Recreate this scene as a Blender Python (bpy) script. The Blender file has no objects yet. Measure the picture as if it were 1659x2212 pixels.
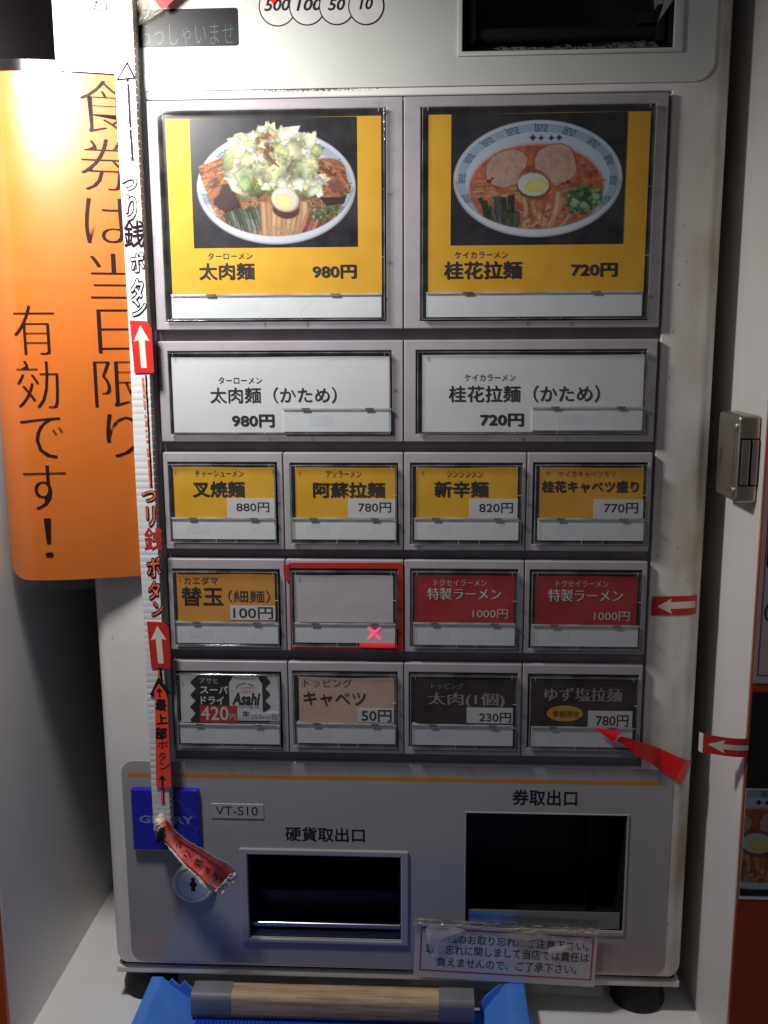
import bpy, bmesh, math, random
import numpy as np
from mathutils import Vector, Matrix, noise as mnoise
random.seed(7); rng = np.random.default_rng(11)
PI = math.pi
S = 0.001                                   # every length below is in millimetres
scn = bpy.context.scene
C = scn.collection

# ---------------------------------------------------------------- camera, world, lamps, exposure
cam_d = bpy.data.cameras.new('camera'); cam = bpy.data.objects.new('camera', cam_d); C.objects.link(cam)
cam_d.sensor_fit = 'VERTICAL'; cam_d.sensor_height = 36.0; cam_d.lens = 36.0 * 2050 / 2212
cam_d.clip_start = 0.01; cam_d.clip_end = 50
_yaw, _pitch, _roll = (math.radians(a) for a in (-2.8177, -10.1592, -0.2743))
_f = Vector((math.sin(_yaw) * math.cos(_pitch), math.cos(_yaw) * math.cos(_pitch), math.sin(_pitch)))
_r = Vector((math.cos(_yaw), -math.sin(_yaw), 0)); _u = _r.cross(_f)
_r2 = _r * math.cos(_roll) + _u * math.sin(_roll); _u2 = -_r * math.sin(_roll) + _u * math.cos(_roll)
_M = Matrix((_r2, _u2, -_f)).transposed().to_4x4(); _M.translation = Vector((23.81, -600.44, 434.98)) * S
cam.matrix_world = _M
scn.camera = cam

world = bpy.data.worlds.new('World'); scn.world = world; world.use_nodes = True
bg = world.node_tree.nodes['Background']; bg.inputs[0].default_value = (0.92, 0.90, 1.0, 1); bg.inputs[1].default_value = 0.06

def lamp(name, loc, aim, power, radius, size, blend, color):
    l = bpy.data.lights.new(name, 'SPOT'); l.energy = power; l.shadow_soft_size = radius * S; l.color = color
    l.spot_size = math.radians(size); l.spot_blend = blend
    o = bpy.data.objects.new(name, l); o.location = Vector(loc) * S; C.objects.link(o)
    o.rotation_euler = (Vector(aim) - Vector(loc)).to_track_quat('-Z', 'Y').to_euler(); return o
lamp('shaded_lamp_light', (-202, -166, 630), (-160, 0, 430), 7.6, 30, 152, 1.0, (1.0, 0.965, 0.93))

scn.view_settings.view_transform = 'Standard'; scn.view_settings.look = 'None'
scn.view_settings.exposure = 0; scn.view_settings.gamma = 1
scn.render.engine = 'CYCLES'
scn.cycles.transparent_max_bounces = 24; scn.cycles.max_bounces = 8; scn.cycles.caustics_reflective = False
scn.cycles.caustics_refractive = False
scn.cycles.use_denoising = True

# ---------------------------------------------------------------- materials
def s2l(c):
    c = np.asarray(c, dtype=float)
    return np.where(c <= 0.04045, c / 12.92, ((c + 0.055) / 1.055) ** 2.4)
def lin(r, g, b): return tuple(float(v) for v in s2l([r / 255, g / 255, b / 255]))

def mat(name, col, rough=0.5, spec=0.5, metal=0.0, var=(30, 0.12), bump=None, bscale=None, dirt=None, emit=None, coat=0):
    m = bpy.data.materials.new(name); m.use_nodes = True; nt = m.node_tree; N = nt.nodes; L = nt.links
    p = N['Principled BSDF']; p.inputs['Roughness'].default_value = rough
    p.inputs['Specular IOR Level'].default_value = spec; p.inputs['Metallic'].default_value = metal
    p.inputs['Coat Weight'].default_value = coat; p.inputs['Coat Roughness'].default_value = 0.08 if coat != 0.5 else 0.42
    tc = N.new('ShaderNodeTexCoord')
    n1 = N.new('ShaderNodeTexNoise'); n1.inputs['Scale'].default_value = var[0]; n1.inputs['Detail'].default_value = 5
    L.new(tc.outputs['Object'], n1.inputs['Vector'])
    mp = N.new('ShaderNodeMapRange'); mp.inputs[1].default_value = 0.3; mp.inputs[2].default_value = 0.7
    mp.inputs[3].default_value = 1 - var[1]; mp.inputs[4].default_value = 1 + var[1] * 0.5
    L.new(n1.outputs[0], mp.inputs[0])
    vm = N.new('ShaderNodeVectorMath'); vm.operation = 'SCALE'; vm.inputs[0].default_value = col
    L.new(mp.outputs[0], vm.inputs[3]); out = vm.outputs[0]
    if dirt:                                 # (colour, scale, threshold, amount) or with a stretch vector
        dc, ds, th, am = dirt[:4]
        mpn = N.new('ShaderNodeMapping'); L.new(tc.outputs['Object'], mpn.inputs[0])
        if len(dirt) > 4: mpn.inputs['Scale'].default_value = dirt[4]
        n2 = N.new('ShaderNodeTexNoise'); n2.inputs['Scale'].default_value = ds; n2.inputs['Detail'].default_value = 8
        n2.inputs['Roughness'].default_value = 0.65
        L.new(mpn.outputs[0], n2.inputs['Vector'])
        m2 = N.new('ShaderNodeMapRange'); m2.inputs[1].default_value = th; m2.inputs[2].default_value = th + 0.18
        m2.inputs[3].default_value = 0; m2.inputs[4].default_value = am; L.new(n2.outputs[0], m2.inputs[0])
        mx = N.new('ShaderNodeMix'); mx.data_type = 'RGBA'; L.new(m2.outputs[0], mx.inputs[0])
        L.new(out, mx.inputs[6]); mx.inputs[7].default_value = (*dc, 1); out = mx.outputs[2]
    L.new(out, p.inputs['Base Color'])
    if bump:
        n3 = N.new('ShaderNodeTexNoise'); n3.inputs['Scale'].default_value = bump[0]; n3.inputs['Detail'].default_value = 3
        mpb = N.new('ShaderNodeMapping'); L.new(tc.outputs['Object'], mpb.inputs[0]); L.new(mpb.outputs[0], n3.inputs['Vector'])
        if bscale: mpb.inputs['Scale'].default_value = bscale
        b = N.new('ShaderNodeBump'); b.inputs['Strength'].default_value = bump[1]; b.inputs['Distance'].default_value = bump[2] * S if len(bump) > 2 else 0.3 * S
        L.new(n3.outputs[0], b.inputs['Height']); L.new(b.outputs[0], p.inputs['Normal'])
    if emit:
        p.inputs['Emission Color'].default_value = (*emit[0], 1); p.inputs['Emission Strength'].default_value = emit[1]
    m['p'] = 0; del m['p']
    return m

def film(name, tint=(0.97, 0.97, 0.97), haze=0.03, rough=0.06, hcol=(0.8, 0.8, 0.8), bump=None, gloss=1.0):
    """thin clear plastic: straight see-through + fresnel gloss + a little milky haze"""
    m = bpy.data.materials.new(name); m.use_nodes = True; nt = m.node_tree; N = nt.nodes; L = nt.links
    N.remove(N['Principled BSDF']); out = N['Material Output']
    t = N.new('ShaderNodeBsdfTransparent'); t.inputs[0].default_value = (*tint, 1)
    g = N.new('ShaderNodeBsdfGlossy'); g.inputs['Roughness'].default_value = rough; g.inputs[0].default_value = (gloss, gloss, gloss, 1)
    d = N.new('ShaderNodeBsdfDiffuse'); d.inputs[0].default_value = (*hcol, 1)
    lw = N.new('ShaderNodeLayerWeight'); lw.inputs[0].default_value = 0.5; pw = N.new('ShaderNodeMath'); pw.operation = 'POWER'; pw.inputs[1].default_value = 4.0; L.new(lw.outputs[1], pw.inputs[0]); fr = N.new('ShaderNodeMapRange'); fr.inputs[3].default_value = 0.025; fr.inputs[4].default_value = 0.45; L.new(pw.outputs[0], fr.inputs[0])
    m1 = N.new('ShaderNodeMixShader'); m2 = N.new('ShaderNodeMixShader')
    tc = N.new('ShaderNodeTexCoord'); nz = N.new('ShaderNodeTexNoise'); nz.inputs['Scale'].default_value = 60; nz.inputs['Detail'].default_value = 6
    L.new(tc.outputs['Object'], nz.inputs['Vector'])
    mr = N.new('ShaderNodeMapRange'); mr.inputs[1].default_value = 0.35; mr.inputs[2].default_value = 0.75
    mr.inputs[3].default_value = haze * 0.4; mr.inputs[4].default_value = haze * 1.8; L.new(nz.outputs[0], mr.inputs[0])
    L.new(mr.outputs[0], m1.inputs[0]); L.new(t.outputs[0], m1.inputs[1]); L.new(d.outputs[0], m1.inputs[2])
    L.new(fr.outputs[0], m2.inputs[0]); L.new(m1.outputs[0], m2.inputs[1]); L.new(g.outputs[0], m2.inputs[2])
    if bump:
        n3 = N.new('ShaderNodeTexNoise'); n3.inputs['Scale'].default_value = bump[0]; L.new(tc.outputs['Object'], n3.inputs['Vector'])
        b = N.new('ShaderNodeBump'); b.inputs['Strength'].default_value = bump[1]; b.inputs['Distance'].default_value = bump[2] * S
        L.new(n3.outputs[0], b.inputs['Height']); L.new(b.outputs[0], g.inputs['Normal']); L.new(b.outputs[0], lw.inputs['Normal'])
    L.new(m2.outputs[0], out.inputs[0])
    return m

def attr_mat(name, rough=0.35, spec=0.4):
    m = bpy.data.materials.new(name); m.use_nodes = True; N = m.node_tree.nodes
    a = N.new('ShaderNodeAttribute'); a.attribute_name = 'ink'; p = N['Principled BSDF']
    p.inputs['Roughness'].default_value = rough; p.inputs['Specular IOR Level'].default_value = spec
    m.node_tree.links.new(a.outputs['Color'], p.inputs['Base Color']); return m

M = {}
M['cream'] = mat('cream_painted_steel', (0.72, 0.71, 0.69), 0.38, 0.4, var=(14, 0.09), bump=(900, 0.15, 0.1), dirt=((0.36, 0.30, 0.22), 38, 0.62, 0.4))
M['upper'] = mat('pale_grey_panel', (0.56, 0.58, 0.55), 0.36, 0.4, var=(20, 0.05), bump=(2200, 0.12, 0.05),
                 dirt=((0.30, 0.28, 0.25), 45, 0.62, 0.3))
M['lower'] = mat('grey_gloss_panel', (0.33, 0.325, 0.335), 0.10, 0.9, var=(25, 0.05), bump=(1500, 0.05, 0.03))
M['key'] = mat('lilac_grey_plastic', (0.36, 0.335, 0.37), 0.36, 0.45, var=(40, 0.10), bump=(1200, 0.12, 0.05),
               dirt=((0.15, 0.13, 0.12), 45, 0.58, 0.4))
M['groove'] = mat('dark_grey_groove', (0.27, 0.255, 0.275), 0.5, 0.4, var=(50, 0.2))
M['well'] = mat('black_well', (0.018, 0.017, 0.019), 0.35, 0.5, var=(50, 0.3))
M['black'] = mat('black_plastic', (0.012, 0.012, 0.013), 0.35, 0.25, var=(50, 0.3))
M['void'] = mat('dark_interior', (0.012, 0.012, 0.014), 0.45, 0.3, var=(50, 0.3))
M['navyvoid'] = mat('navy_interior', (0.010, 0.014, 0.045), 0.4, 0.3, var=(50, 0.3))
M['yellow'] = mat('yellow_card', (0.70, 0.375, 0.010), 0.55, 0.35, var=(60, 0.07), bump=(500, 0.2, 0.15), dirt=((0.45, 0.25, 0.01), 90, 0.66, 0.3))
M['amber'] = mat('amber_card', (0.66, 0.33, 0.02), 0.55, 0.35, var=(60, 0.12), bump=(500, 0.2, 0.15), dirt=((0.85, 0.7, 0.4), 120, 0.7, 0.5))
M['orangecard'] = mat('orange_card', (0.62, 0.27, 0.035), 0.55, 0.35, var=(60, 0.08), bump=(500, 0.2, 0.15))
M['redcard'] = mat('red_card', (0.40, 0.014, 0.022), 0.5, 0.35, var=(60, 0.1), bump=(500, 0.15, 0.1))
M['browncard'] = mat('dark_brown_card', (0.030, 0.014, 0.012), 0.5, 0.3, var=(60, 0.2), bump=(500, 0.15, 0.1))
M['pinkcard'] = mat('beige_card', (0.60, 0.40, 0.33), 0.6, 0.3, var=(60, 0.07), bump=(500, 0.2, 0.15))
M['paper'] = mat('white_card', (0.66, 0.67, 0.69), 0.6, 0.3, var=(50, 0.05), bump=(500, 0.25, 0.2), dirt=((0.40, 0.39, 0.38), 110, 0.68, 0.4))
M['blank'] = mat('blank_grey_card', (0.56, 0.53, 0.56), 0.6, 0.3, var=(50, 0.05), bump=(120, 0.3, 0.8), dirt=((0.2, 0.19, 0.19), 60, 0.70, 0.5))
M['sticker'] = mat('price_sticker', (0.60, 0.60, 0.63), 0.5, 0.3, var=(90, 0.04))
M['lampwin'] = mat('pale_blue_window', (0.66, 0.70, 0.73), 0.4, 0.4, var=(40, 0.05), bump=(700, 0.1, 0.1), dirt=((0.42, 0.45, 0.46), 140, 0.66, 0.35))
M['faint'] = mat('unlit_symbol', (0.61, 0.655, 0.69), 0.45, 0.3, var=(60, 0.05))
M['ink'] = mat('black_ink', (0.014, 0.012, 0.014), 0.45, 0.35, var=(80, 0.2))
M['whiteink'] = mat('white_ink', (0.62, 0.60, 0.60), 0.5, 0.3, var=(80, 0.08))
M['greyink'] = mat('grey_ink', (0.30, 0.28, 0.27), 0.5, 0.3, var=(80, 0.1))
M['redink'] = mat('red_ink', (0.42, 0.02, 0.045), 0.5, 0.3, var=(80, 0.1))
M['goldink'] = mat('gold_ink', (0.62, 0.30, 0.02), 0.5, 0.3, var=(80, 0.1))
M['brownink'] = mat('brown_ink', (0.16, 0.055, 0.01), 0.5, 0.3, var=(80, 0.1))
M['stripe'] = mat('orange_stripe', (0.55, 0.20, 0.015), 0.25, 0.5, var=(50, 0.08))
M['badge'] = mat('blue_badge', (0.010, 0.012, 0.42), 0.12, 0.6, var=(40, 0.1), coat=0.5)
M['badgeink'] = mat('badge_print', (0.20, 0.22, 0.50), 0.3, 0.4, var=(40, 0.1))
M['steel'] = mat('brushed_steel', (0.55, 0.55, 0.56), 0.22, 0.5, 1.0, var=(60, 0.1), bump=(300, 0.08, 0.05), bscale=(0.05, 1, 1))
M['satin'] = mat('satin_nickel', (0.46, 0.42, 0.35), 0.38, 0.5, 1.0, var=(60, 0.12))
M['knurl'] = mat('worn_nickel', (0.50, 0.46, 0.38), 0.34, 0.5, 1.0, var=(60, 0.1))
M['orangepaper'] = mat('orange_poster_paper', (0.62, 0.15, 0.008), 0.32, 0.6, var=(60, 0.03), bump=(16, 0.16, 0.5), bscale=(1.6, 1, 0.7), coat=0.5)
M['orangepaper'].node_tree.nodes['Principled BSDF'].inputs['Coat Weight'].default_value = 1.0
M['posterink'] = mat('poster_ink', (0.018, 0.006, 0.007), 0.5, 0.2, var=(80, 0.1))
M['sheet'] = mat('white_sheet', (0.86, 0.85, 0.84), 0.5, 0.3, var=(20, 0.03), bump=(60, 0.2, 0.4))
M['ply'] = mat('white_corrugated_plastic', (0.64, 0.655, 0.67), 0.33, 0.5, var=(60, 0.12))
M['plyedge'] = mat('brown_stained_edge', (0.55, 0.44, 0.33), 0.6, 0.3, var=(90, 0.25), dirt=((0.12, 0.06, 0.03), 260, 0.55, 0.7))
M['markerorange'] = mat('orange_marker', (0.72, 0.10, 0.03), 0.5, 0.3, var=(300, 0.25), dirt=((0.8, 0.62, 0.55), 420, 0.50, 0.7))
M['markerdark'] = mat('dark_marker', (0.012, 0.004, 0.007), 0.6, 0.1, var=(300, 0.3))
M['redtape'] = mat('red_arrow_tape', (0.50, 0.025, 0.022), 0.35, 0.45, var=(80, 0.12), bump=(70, 0.3, 0.6))
M['arrowwhite'] = mat('cream_arrow_print', (0.62, 0.60, 0.52), 0.4, 0.4, var=(80, 0.08))
M['redpaper'] = mat('bright_red_paper', (0.93, 0.012, 0.022), 0.38, 0.4, var=(40, 0.08), bump=(60, 0.25, 0.6))
M['coralpaper'] = mat('coral_red_label', (0.85, 0.075, 0.05), 0.42, 0.4, var=(60, 0.08), bump=(90, 0.3, 0.6))
M['tagred'] = mat('smeared_red_marker', (0.98, 0.10, 0.08), 0.45, 0.4, var=(200, 0.2), dirt=((0.85, 0.52, 0.50), 130, 0.47, 0.6), bump=(200, 0.15, 0.3))
M['scrap'] = mat('yellowed_tape', (0.74, 0.66, 0.58), 0.3, 0.5, var=(120, 0.2), bump=(250, 0.8, 1.2), dirt=((0.34, 0.27, 0.2), 160, 0.58, 0.6))
M['redborder'] = mat('red_vinyl_tape', (0.42, 0.035, 0.022), 0.28, 0.5, var=(60, 0.15), bump=(80, 0.3, 0.6))
M['film'] = film('clear_tape', haze=0.05, rough=0.10, bump=(90, 0.6, 1.0))
M['filmdull'] = film('yellowed_clear_tape', tint=(0.86, 0.83, 0.76), haze=0.30, rough=0.16, hcol=(0.72, 0.66, 0.55), bump=(160, 1.0, 2.0))
M['glare'] = film('glare_white_tape', tint=(0.95, 0.95, 0.93), haze=0.42, rough=0.12, hcol=(0.85, 0.84, 0.80), bump=(220, 1.0, 1.5))  # milky white in the film stands for glare on the creases
M['laminate'] = film('laminate_margin', tint=(0.95, 0.94, 0.94), haze=0.006, rough=0.16)
M['cover'] = film('clear_cover', tint=(0.97, 0.97, 0.97), haze=0.012, rough=0.05)
M['coverwall'] = film('clear_cover_wall', tint=(0.80, 0.80, 0.80), haze=0.07, rough=0.08, hcol=(0.5, 0.5, 0.5))
M['rim'] = film('rim_highlight_film', tint=(0.88, 0.88, 0.88), haze=0.16, rough=0.08, hcol=(0.75, 0.76, 0.78))
M['ridge'] = film('clear_ridge', tint=(0.72, 0.72, 0.72), haze=0.42, rough=0.08, hcol=(0.72, 0.73, 0.75))
M['tab'] = film('clear_tab', tint=(0.40, 0.38, 0.37), haze=0.16, rough=0.15)
M['litx'] = mat('lit_red_symbol', (0.9, 0.1, 0.15), 0.4, emit=((1.0, 0.055, 0.13), 1.15))
M['glow'] = mat('lit_red_edge', (0.4, 0.02, 0.04), 0.3, emit=((1.0, 0.004, 0.03), 0.55))
M['green'] = mat('green_segments', (0.01, 0.05, 0.04), 0.4, emit=((0.01, 0.30, 0.17), 0.07))
M['wall'] = mat('white_alcove_paint', (0.74, 0.72, 0.70), 0.42, 0.4, var=(10, 0.06), bump=(300, 0.15, 0.2), dirt=((0.42, 0.38, 0.34), 26, 0.66, 0.35))
M['shelf'] = mat('white_shelf', (0.78, 0.78, 0.78), 0.45, 0.4, var=(18, 0.06), bump=(500, 0.15, 0.2), dirt=((0.42, 0.38, 0.34), 60, 0.68, 0.4))
M['orangeface'] = mat('orange_front', (0.52, 0.085, 0.018), 0.4, 0.4, var=(14, 0.1), bump=(200, 0.1, 0.2))
M['bluetray'] = mat('blue_tray_plastic', (0.075, 0.26, 0.80), 0.42, 0.45, var=(60, 0.10), bump=(700, 0.2, 0.1))
M['bluemat'] = mat('blue_rubber_mat', (0.022, 0.10, 0.62), 0.38, 0.5, var=(90, 0.12))
M['wood'] = mat('bare_wood', (0.52, 0.39, 0.25), 0.6, 0.3, var=(60, 0.10), dirt=((0.27, 0.165, 0.085), 240, 0.44, 0.9, (0.05, 1, 1)), bump=(260, 0.6, 0.5), bscale=(0.08, 1, 1))
M['greytape'] = mat('grey_cloth_tape', (0.19, 0.20, 0.225), 0.45, 0.4, var=(60, 0.15), bump=(70, 0.4, 0.8))
M['rubber'] = mat('black_rubber', (0.016, 0.015, 0.015), 0.6, 0.3, var=(60, 0.3))
M['dust'] = mat('grey_dust', (0.36, 0.35, 0.32), 0.9, 0.1, var=(200, 0.3))
M['platelabel'] = mat('grey_model_plate', (0.36, 0.36, 0.38), 0.3, 0.5, var=(60, 0.06))
M['shell'] = mat('gap_darkening_shell', (0.05, 0.047, 0.045), 0.5, 0.3)
M['gapshade'] = mat('gap_shade_panel', (0.075, 0.058, 0.065), 0.5, 0.3)
M['chrome'] = mat('dull_chrome', (0.62, 0.62, 0.63), 0.30, 0.6, 0.45, var=(60, 0.06))
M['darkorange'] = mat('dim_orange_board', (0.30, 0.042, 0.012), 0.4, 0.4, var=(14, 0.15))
M['dimpaper'] = mat('dim_notice_paper', (0.36, 0.35, 0.37), 0.5, 0.3, var=(40, 0.1), dirt=((0.15, 0.14, 0.14), 60, 0.62, 0.5))  # white paper, its grey puts the weak light into the colour
M['rust'] = mat('dust_brown', (0.30, 0.19, 0.07), 0.7, 0.2, var=(200, 0.3))

# cream cabinet: dirty yellow-brown streaks on its edges
def dirty_cabinet(m):
    nt = m.node_tree; N = nt.nodes; L = nt.links; p = N['Principled BSDF']
    src = p.inputs['Base Color'].links[0].from_socket
    tc = N.new('ShaderNodeTexCoord'); sx = N.new('ShaderNodeSeparateXYZ'); L.new(tc.outputs['Object'], sx.inputs[0])
    mr = N.new('ShaderNodeMapRange'); mr.inputs[1].default_value = 0.166; mr.inputs[2].default_value = 0.196; L.new(sx.outputs[0], mr.inputs[0])
    mp = N.new('ShaderNodeMapping'); mp.inputs['Scale'].default_value = (2, 2, 0.7); L.new(tc.outputs['Object'], mp.inputs[0])
    nz = N.new('ShaderNodeTexNoise'); nz.inputs['Scale'].default_value = 16; nz.inputs['Detail'].default_value = 7; L.new(mp.outputs[0], nz.inputs['Vector'])
    m2 = N.new('ShaderNodeMapRange'); m2.inputs[1].default_value = 0.36; m2.inputs[2].default_value = 0.62; L.new(nz.outputs[0], m2.inputs[0])
    mu = N.new('ShaderNodeMath'); mu.operation = 'MULTIPLY'; L.new(mr.outputs[0], mu.inputs[0]); L.new(m2.outputs[0], mu.inputs[1])
    mm = N.new('ShaderNodeMath'); mm.operation = 'MULTIPLY'; L.new(mu.outputs[0], mm.inputs[0]); mm.inputs[1].default_value = 0.9
    mx = N.new('ShaderNodeMix'); mx.data_type = 'RGBA'; L.new(mm.outputs[0], mx.inputs[0]); L.new(src, mx.inputs[6])
    mx.inputs[7].default_value = (0.33, 0.26, 0.14, 1); L.new(mx.outputs[2], p.inputs['Base Color'])
dirty_cabinet(M['cream'])

# ---------------------------------------------------------------- helpers
ORG = {}
def tag(o, label=None, cat=None, group=None, kind=None):
    if label: o['label'] = label
    if cat: o['category'] = cat
    if group: o['group'] = group
    if kind: o['kind'] = kind
    return o
def attach(o, parent, org=(0, 0, 0)):
    C.objects.link(o); po = ORG[parent.name] if parent else (0, 0, 0)
    if parent: o.parent = parent
    o.location = tuple((org[i] - po[i]) * S for i in range(3)); ORG[o.name] = org
    return o
def thing(name, org, label, cat, group=None):
    o = bpy.data.objects.new(name, None); o.empty_display_size = 0.01
    attach(o, None, org); return tag(o, label, cat, group)
def mobj(name, me, m, parent=None, org=None, smooth=None):
    if org is None: org = ORG[parent.name] if parent else (0, 0, 0)
    if m is not None and not me.materials: me.materials.append(m)
    if smooth is not None:
        me.polygons.foreach_set('use_smooth', [True] * len(me.polygons)); me.set_sharp_from_angle(angle=math.radians(smooth))
    o = bpy.data.objects.new(name, me); return attach(o, parent, org)
def from_bm(name, bm, m, parent=None, org=None, smooth=None):
    """bm is in world millimetres"""
    if org is None: org = ORG[parent.name] if parent else (0, 0, 0)
    for v in bm.verts: v.co = (v.co - Vector(org)) * S
    me = bpy.data.meshes.new(name); bm.to_mesh(me); bm.free()
    return mobj(name, me, m, parent, org, smooth)
def bm_box(bm, x0, x1, y0, y1, z0, z1, bev=0, seg=2):
    b = bmesh.new()
    vs = [b.verts.new((x, y, z)) for x in (x0, x1) for y in (y0, y1) for z in (z0, z1)]
    for f in ((0, 1, 3, 2), (4, 6, 7, 5), (0, 4, 5, 1), (2, 3, 7, 6), (0, 2, 6, 4), (1, 5, 7, 3)): b.faces.new([vs[i] for i in f])
    if bev: bmesh.ops.bevel(b, geom=list(b.edges), offset=bev, segments=seg, profile=0.5, affect='EDGES', clamp_overlap=True)
    bmesh.ops.recalc_face_normals(b, faces=b.faces)
    me = bpy.data.meshes.new('t'); b.to_mesh(me); b.free(); bm.from_mesh(me); bpy.data.meshes.remove(me)
def box(name, x0, x1, y0, y1, z0, z1, m, parent=None, bev=0, seg=2, smooth=None):
    bm = bmesh.new(); bm_box(bm, x0, x1, y0, y1, z0, z1, bev, seg)
    return from_bm(name, bm, m, parent, smooth=smooth)
def bm_prism(bm, pts, y0, y1, bev=0, seg=2, front_only=True):
    """outline pts (x,z) counter-clockwise seen from the front, from y0 (front) to y1 (back)"""
    b = bmesh.new()
    f = [b.verts.new((x, y0, z)) for x, z in pts]; k = [b.verts.new((x, y1, z)) for x, z in pts]
    ff = b.faces.new(f); b.faces.new(k[::-1]); n = len(pts)
    for i in range(n): b.faces.new((f[i], k[i], k[(i + 1) % n], f[(i + 1) % n]))
    bmesh.ops.recalc_face_normals(b, faces=b.faces)
    if bev:
        bmesh.ops.bevel(b, geom=list(ff.edges), offset=bev, segments=seg, profile=0.5, affect='EDGES', clamp_overlap=True)
    me = bpy.data.meshes.new('t'); b.to_mesh(me); b.free(); bm.from_mesh(me); bpy.data.meshes.remove(me)
def prism(name, pts, y0, y1, m, parent=None, bev=0, smooth=None):
    bm = bmesh.new(); bm_prism(bm, pts, y0, y1, bev); return from_bm(name, bm, m, parent, smooth=smooth)
def rrect(x0, x1, z0, z1, r, n=6, corners=(1, 1, 1, 1)):
    """rounded rectangle; corners = BL, BR, TR, TL"""
    out = []
    for (cx, cz, a0, on, px, pz) in ((x0 + r, z0 + r, PI, corners[0], x0, z0), (x1 - r, z0 + r, 1.5 * PI, corners[1], x1, z0),
                                     (x1 - r, z1 - r, 0, corners[2], x1, z1), (x0 + r, z1 - r, 0.5 * PI, corners[3], x0, z1)):
        if not on: out.append((px, pz)); continue
        for i in range(n + 1):
            a = a0 + i / n * PI / 2; out.append((cx + r * math.cos(a), cz + r * math.sin(a)))
    return out
def ellipse(cx, cz, rx, rz, n=40, a0=0, a1=2 * PI): return [(cx + rx * math.cos(a0 + i / n * (a1 - a0)), cz + rz * math.sin(a0 + i / n * (a1 - a0))) for i in range(n)]
def bm_ring(bm, o, i, yf, yb, bev=0, seg=2):
    """square ring: outer o and inner i = (x0,x1,z0,z1)"""
    b = bmesh.new()
    def q(r, y): return [b.verts.new(p) for p in ((r[0], y, r[2]), (r[1], y, r[2]), (r[1], y, r[3]), (r[0], y, r[3]))]
    of, nf, ob, nb = q(o, yf), q(i, yf), q(o, yb), q(i, yb); fe = []
    for k in range(4):
        j = (k + 1) % 4
        b.faces.new((of[k], of[j], nf[j], nf[k])); b.faces.new((ob[j], ob[k], nb[k], nb[j]))
        b.faces.new((of[j], of[k], ob[k], ob[j])); b.faces.new((nf[k], nf[j], nb[j], nb[k]))
    bmesh.ops.recalc_face_normals(b, faces=b.faces)
    if bev:
        es = [e for e in b.edges if (all(v in of for v in e.verts) or all(v in nf for v in e.verts) or (e.verts[0] in of and e.verts[1] in ob) or (e.verts[1] in of and e.verts[0] in ob))]
        bmesh.ops.bevel(b, geom=es, offset=bev, segments=seg, profile=0.5, affect='EDGES', clamp_overlap=True)
    me = bpy.data.meshes.new('t'); b.to_mesh(me); b.free(); bm.from_mesh(me); bpy.data.meshes.remove(me)
def bm_lathe(bm, prof, cx, cy, cz, axis='z', n=40):
    rings = []
    for r, h in prof:
        row = []
        for k in range(n):
            a = 2 * PI * k / n
            if axis == 'z': row.append(bm.verts.new((cx + r * math.cos(a), cy + r * math.sin(a), cz + h)))
            else: row.append(bm.verts.new((cx + r * math.cos(a), cy + h, cz + r * math.sin(a))))
        rings.append(row)
    for a, b in zip(rings, rings[1:]):
        for k in range(n):
            bm.faces.new((a[k], a[(k + 1) % n], b[(k + 1) % n], b[k]))
    bm.faces.new(rings[0][::-1]); bm.faces.new(rings[-1])
    bmesh.ops.recalc_face_normals(bm, faces=bm.faces)
def lathe(name, prof, cx, cy, cz, m, parent, axis='z', n=40):
    bm = bmesh.new(); bm_lathe(bm, prof, cx, cy, cz, axis, n); return from_bm(name, bm, m, parent, smooth=35)
def bm_patch(bm, fn, nu, nv, thick=0.0):
    """grid surface fn(u,v)->(x,y,z); with thickness it is closed behind"""
    g = [[bm.verts.new(fn(i / nu, j / nv)) for i in range(nu + 1)] for j in range(nv + 1)]
    for j in range(nv):
        for i in range(nu): bm.faces.new((g[j][i], g[j][i + 1], g[j + 1][i + 1], g[j + 1][i]))
    if thick:
        h = [[bm.verts.new(v.co + Vector((0, thick, 0))) for v in row] for row in g]
        for j in range(nv):
            for i in range(nu): bm.faces.new((h[j][i], h[j + 1][i], h[j + 1][i + 1], h[j][i + 1]))
        for i in range(nu):
            bm.faces.new((g[0][i + 1], g[0][i], h[0][i], h[0][i + 1])); bm.faces.new((g[nv][i], g[nv][i + 1], h[nv][i + 1], h[nv][i]))
        for j in range(nv):
            bm.faces.new((g[j][0], g[j + 1][0], h[j + 1][0], h[j][0])); bm.faces.new((g[j + 1][nu], g[j][nu], h[j][nu], h[j + 1][nu]))
def patch(name, fn, nu, nv, m, parent=None, thick=0.0, smooth=60):
    bm = bmesh.new(); bm_patch(bm, fn, nu, nv, thick); return from_bm(name, bm, m, parent, smooth=smooth)

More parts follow.
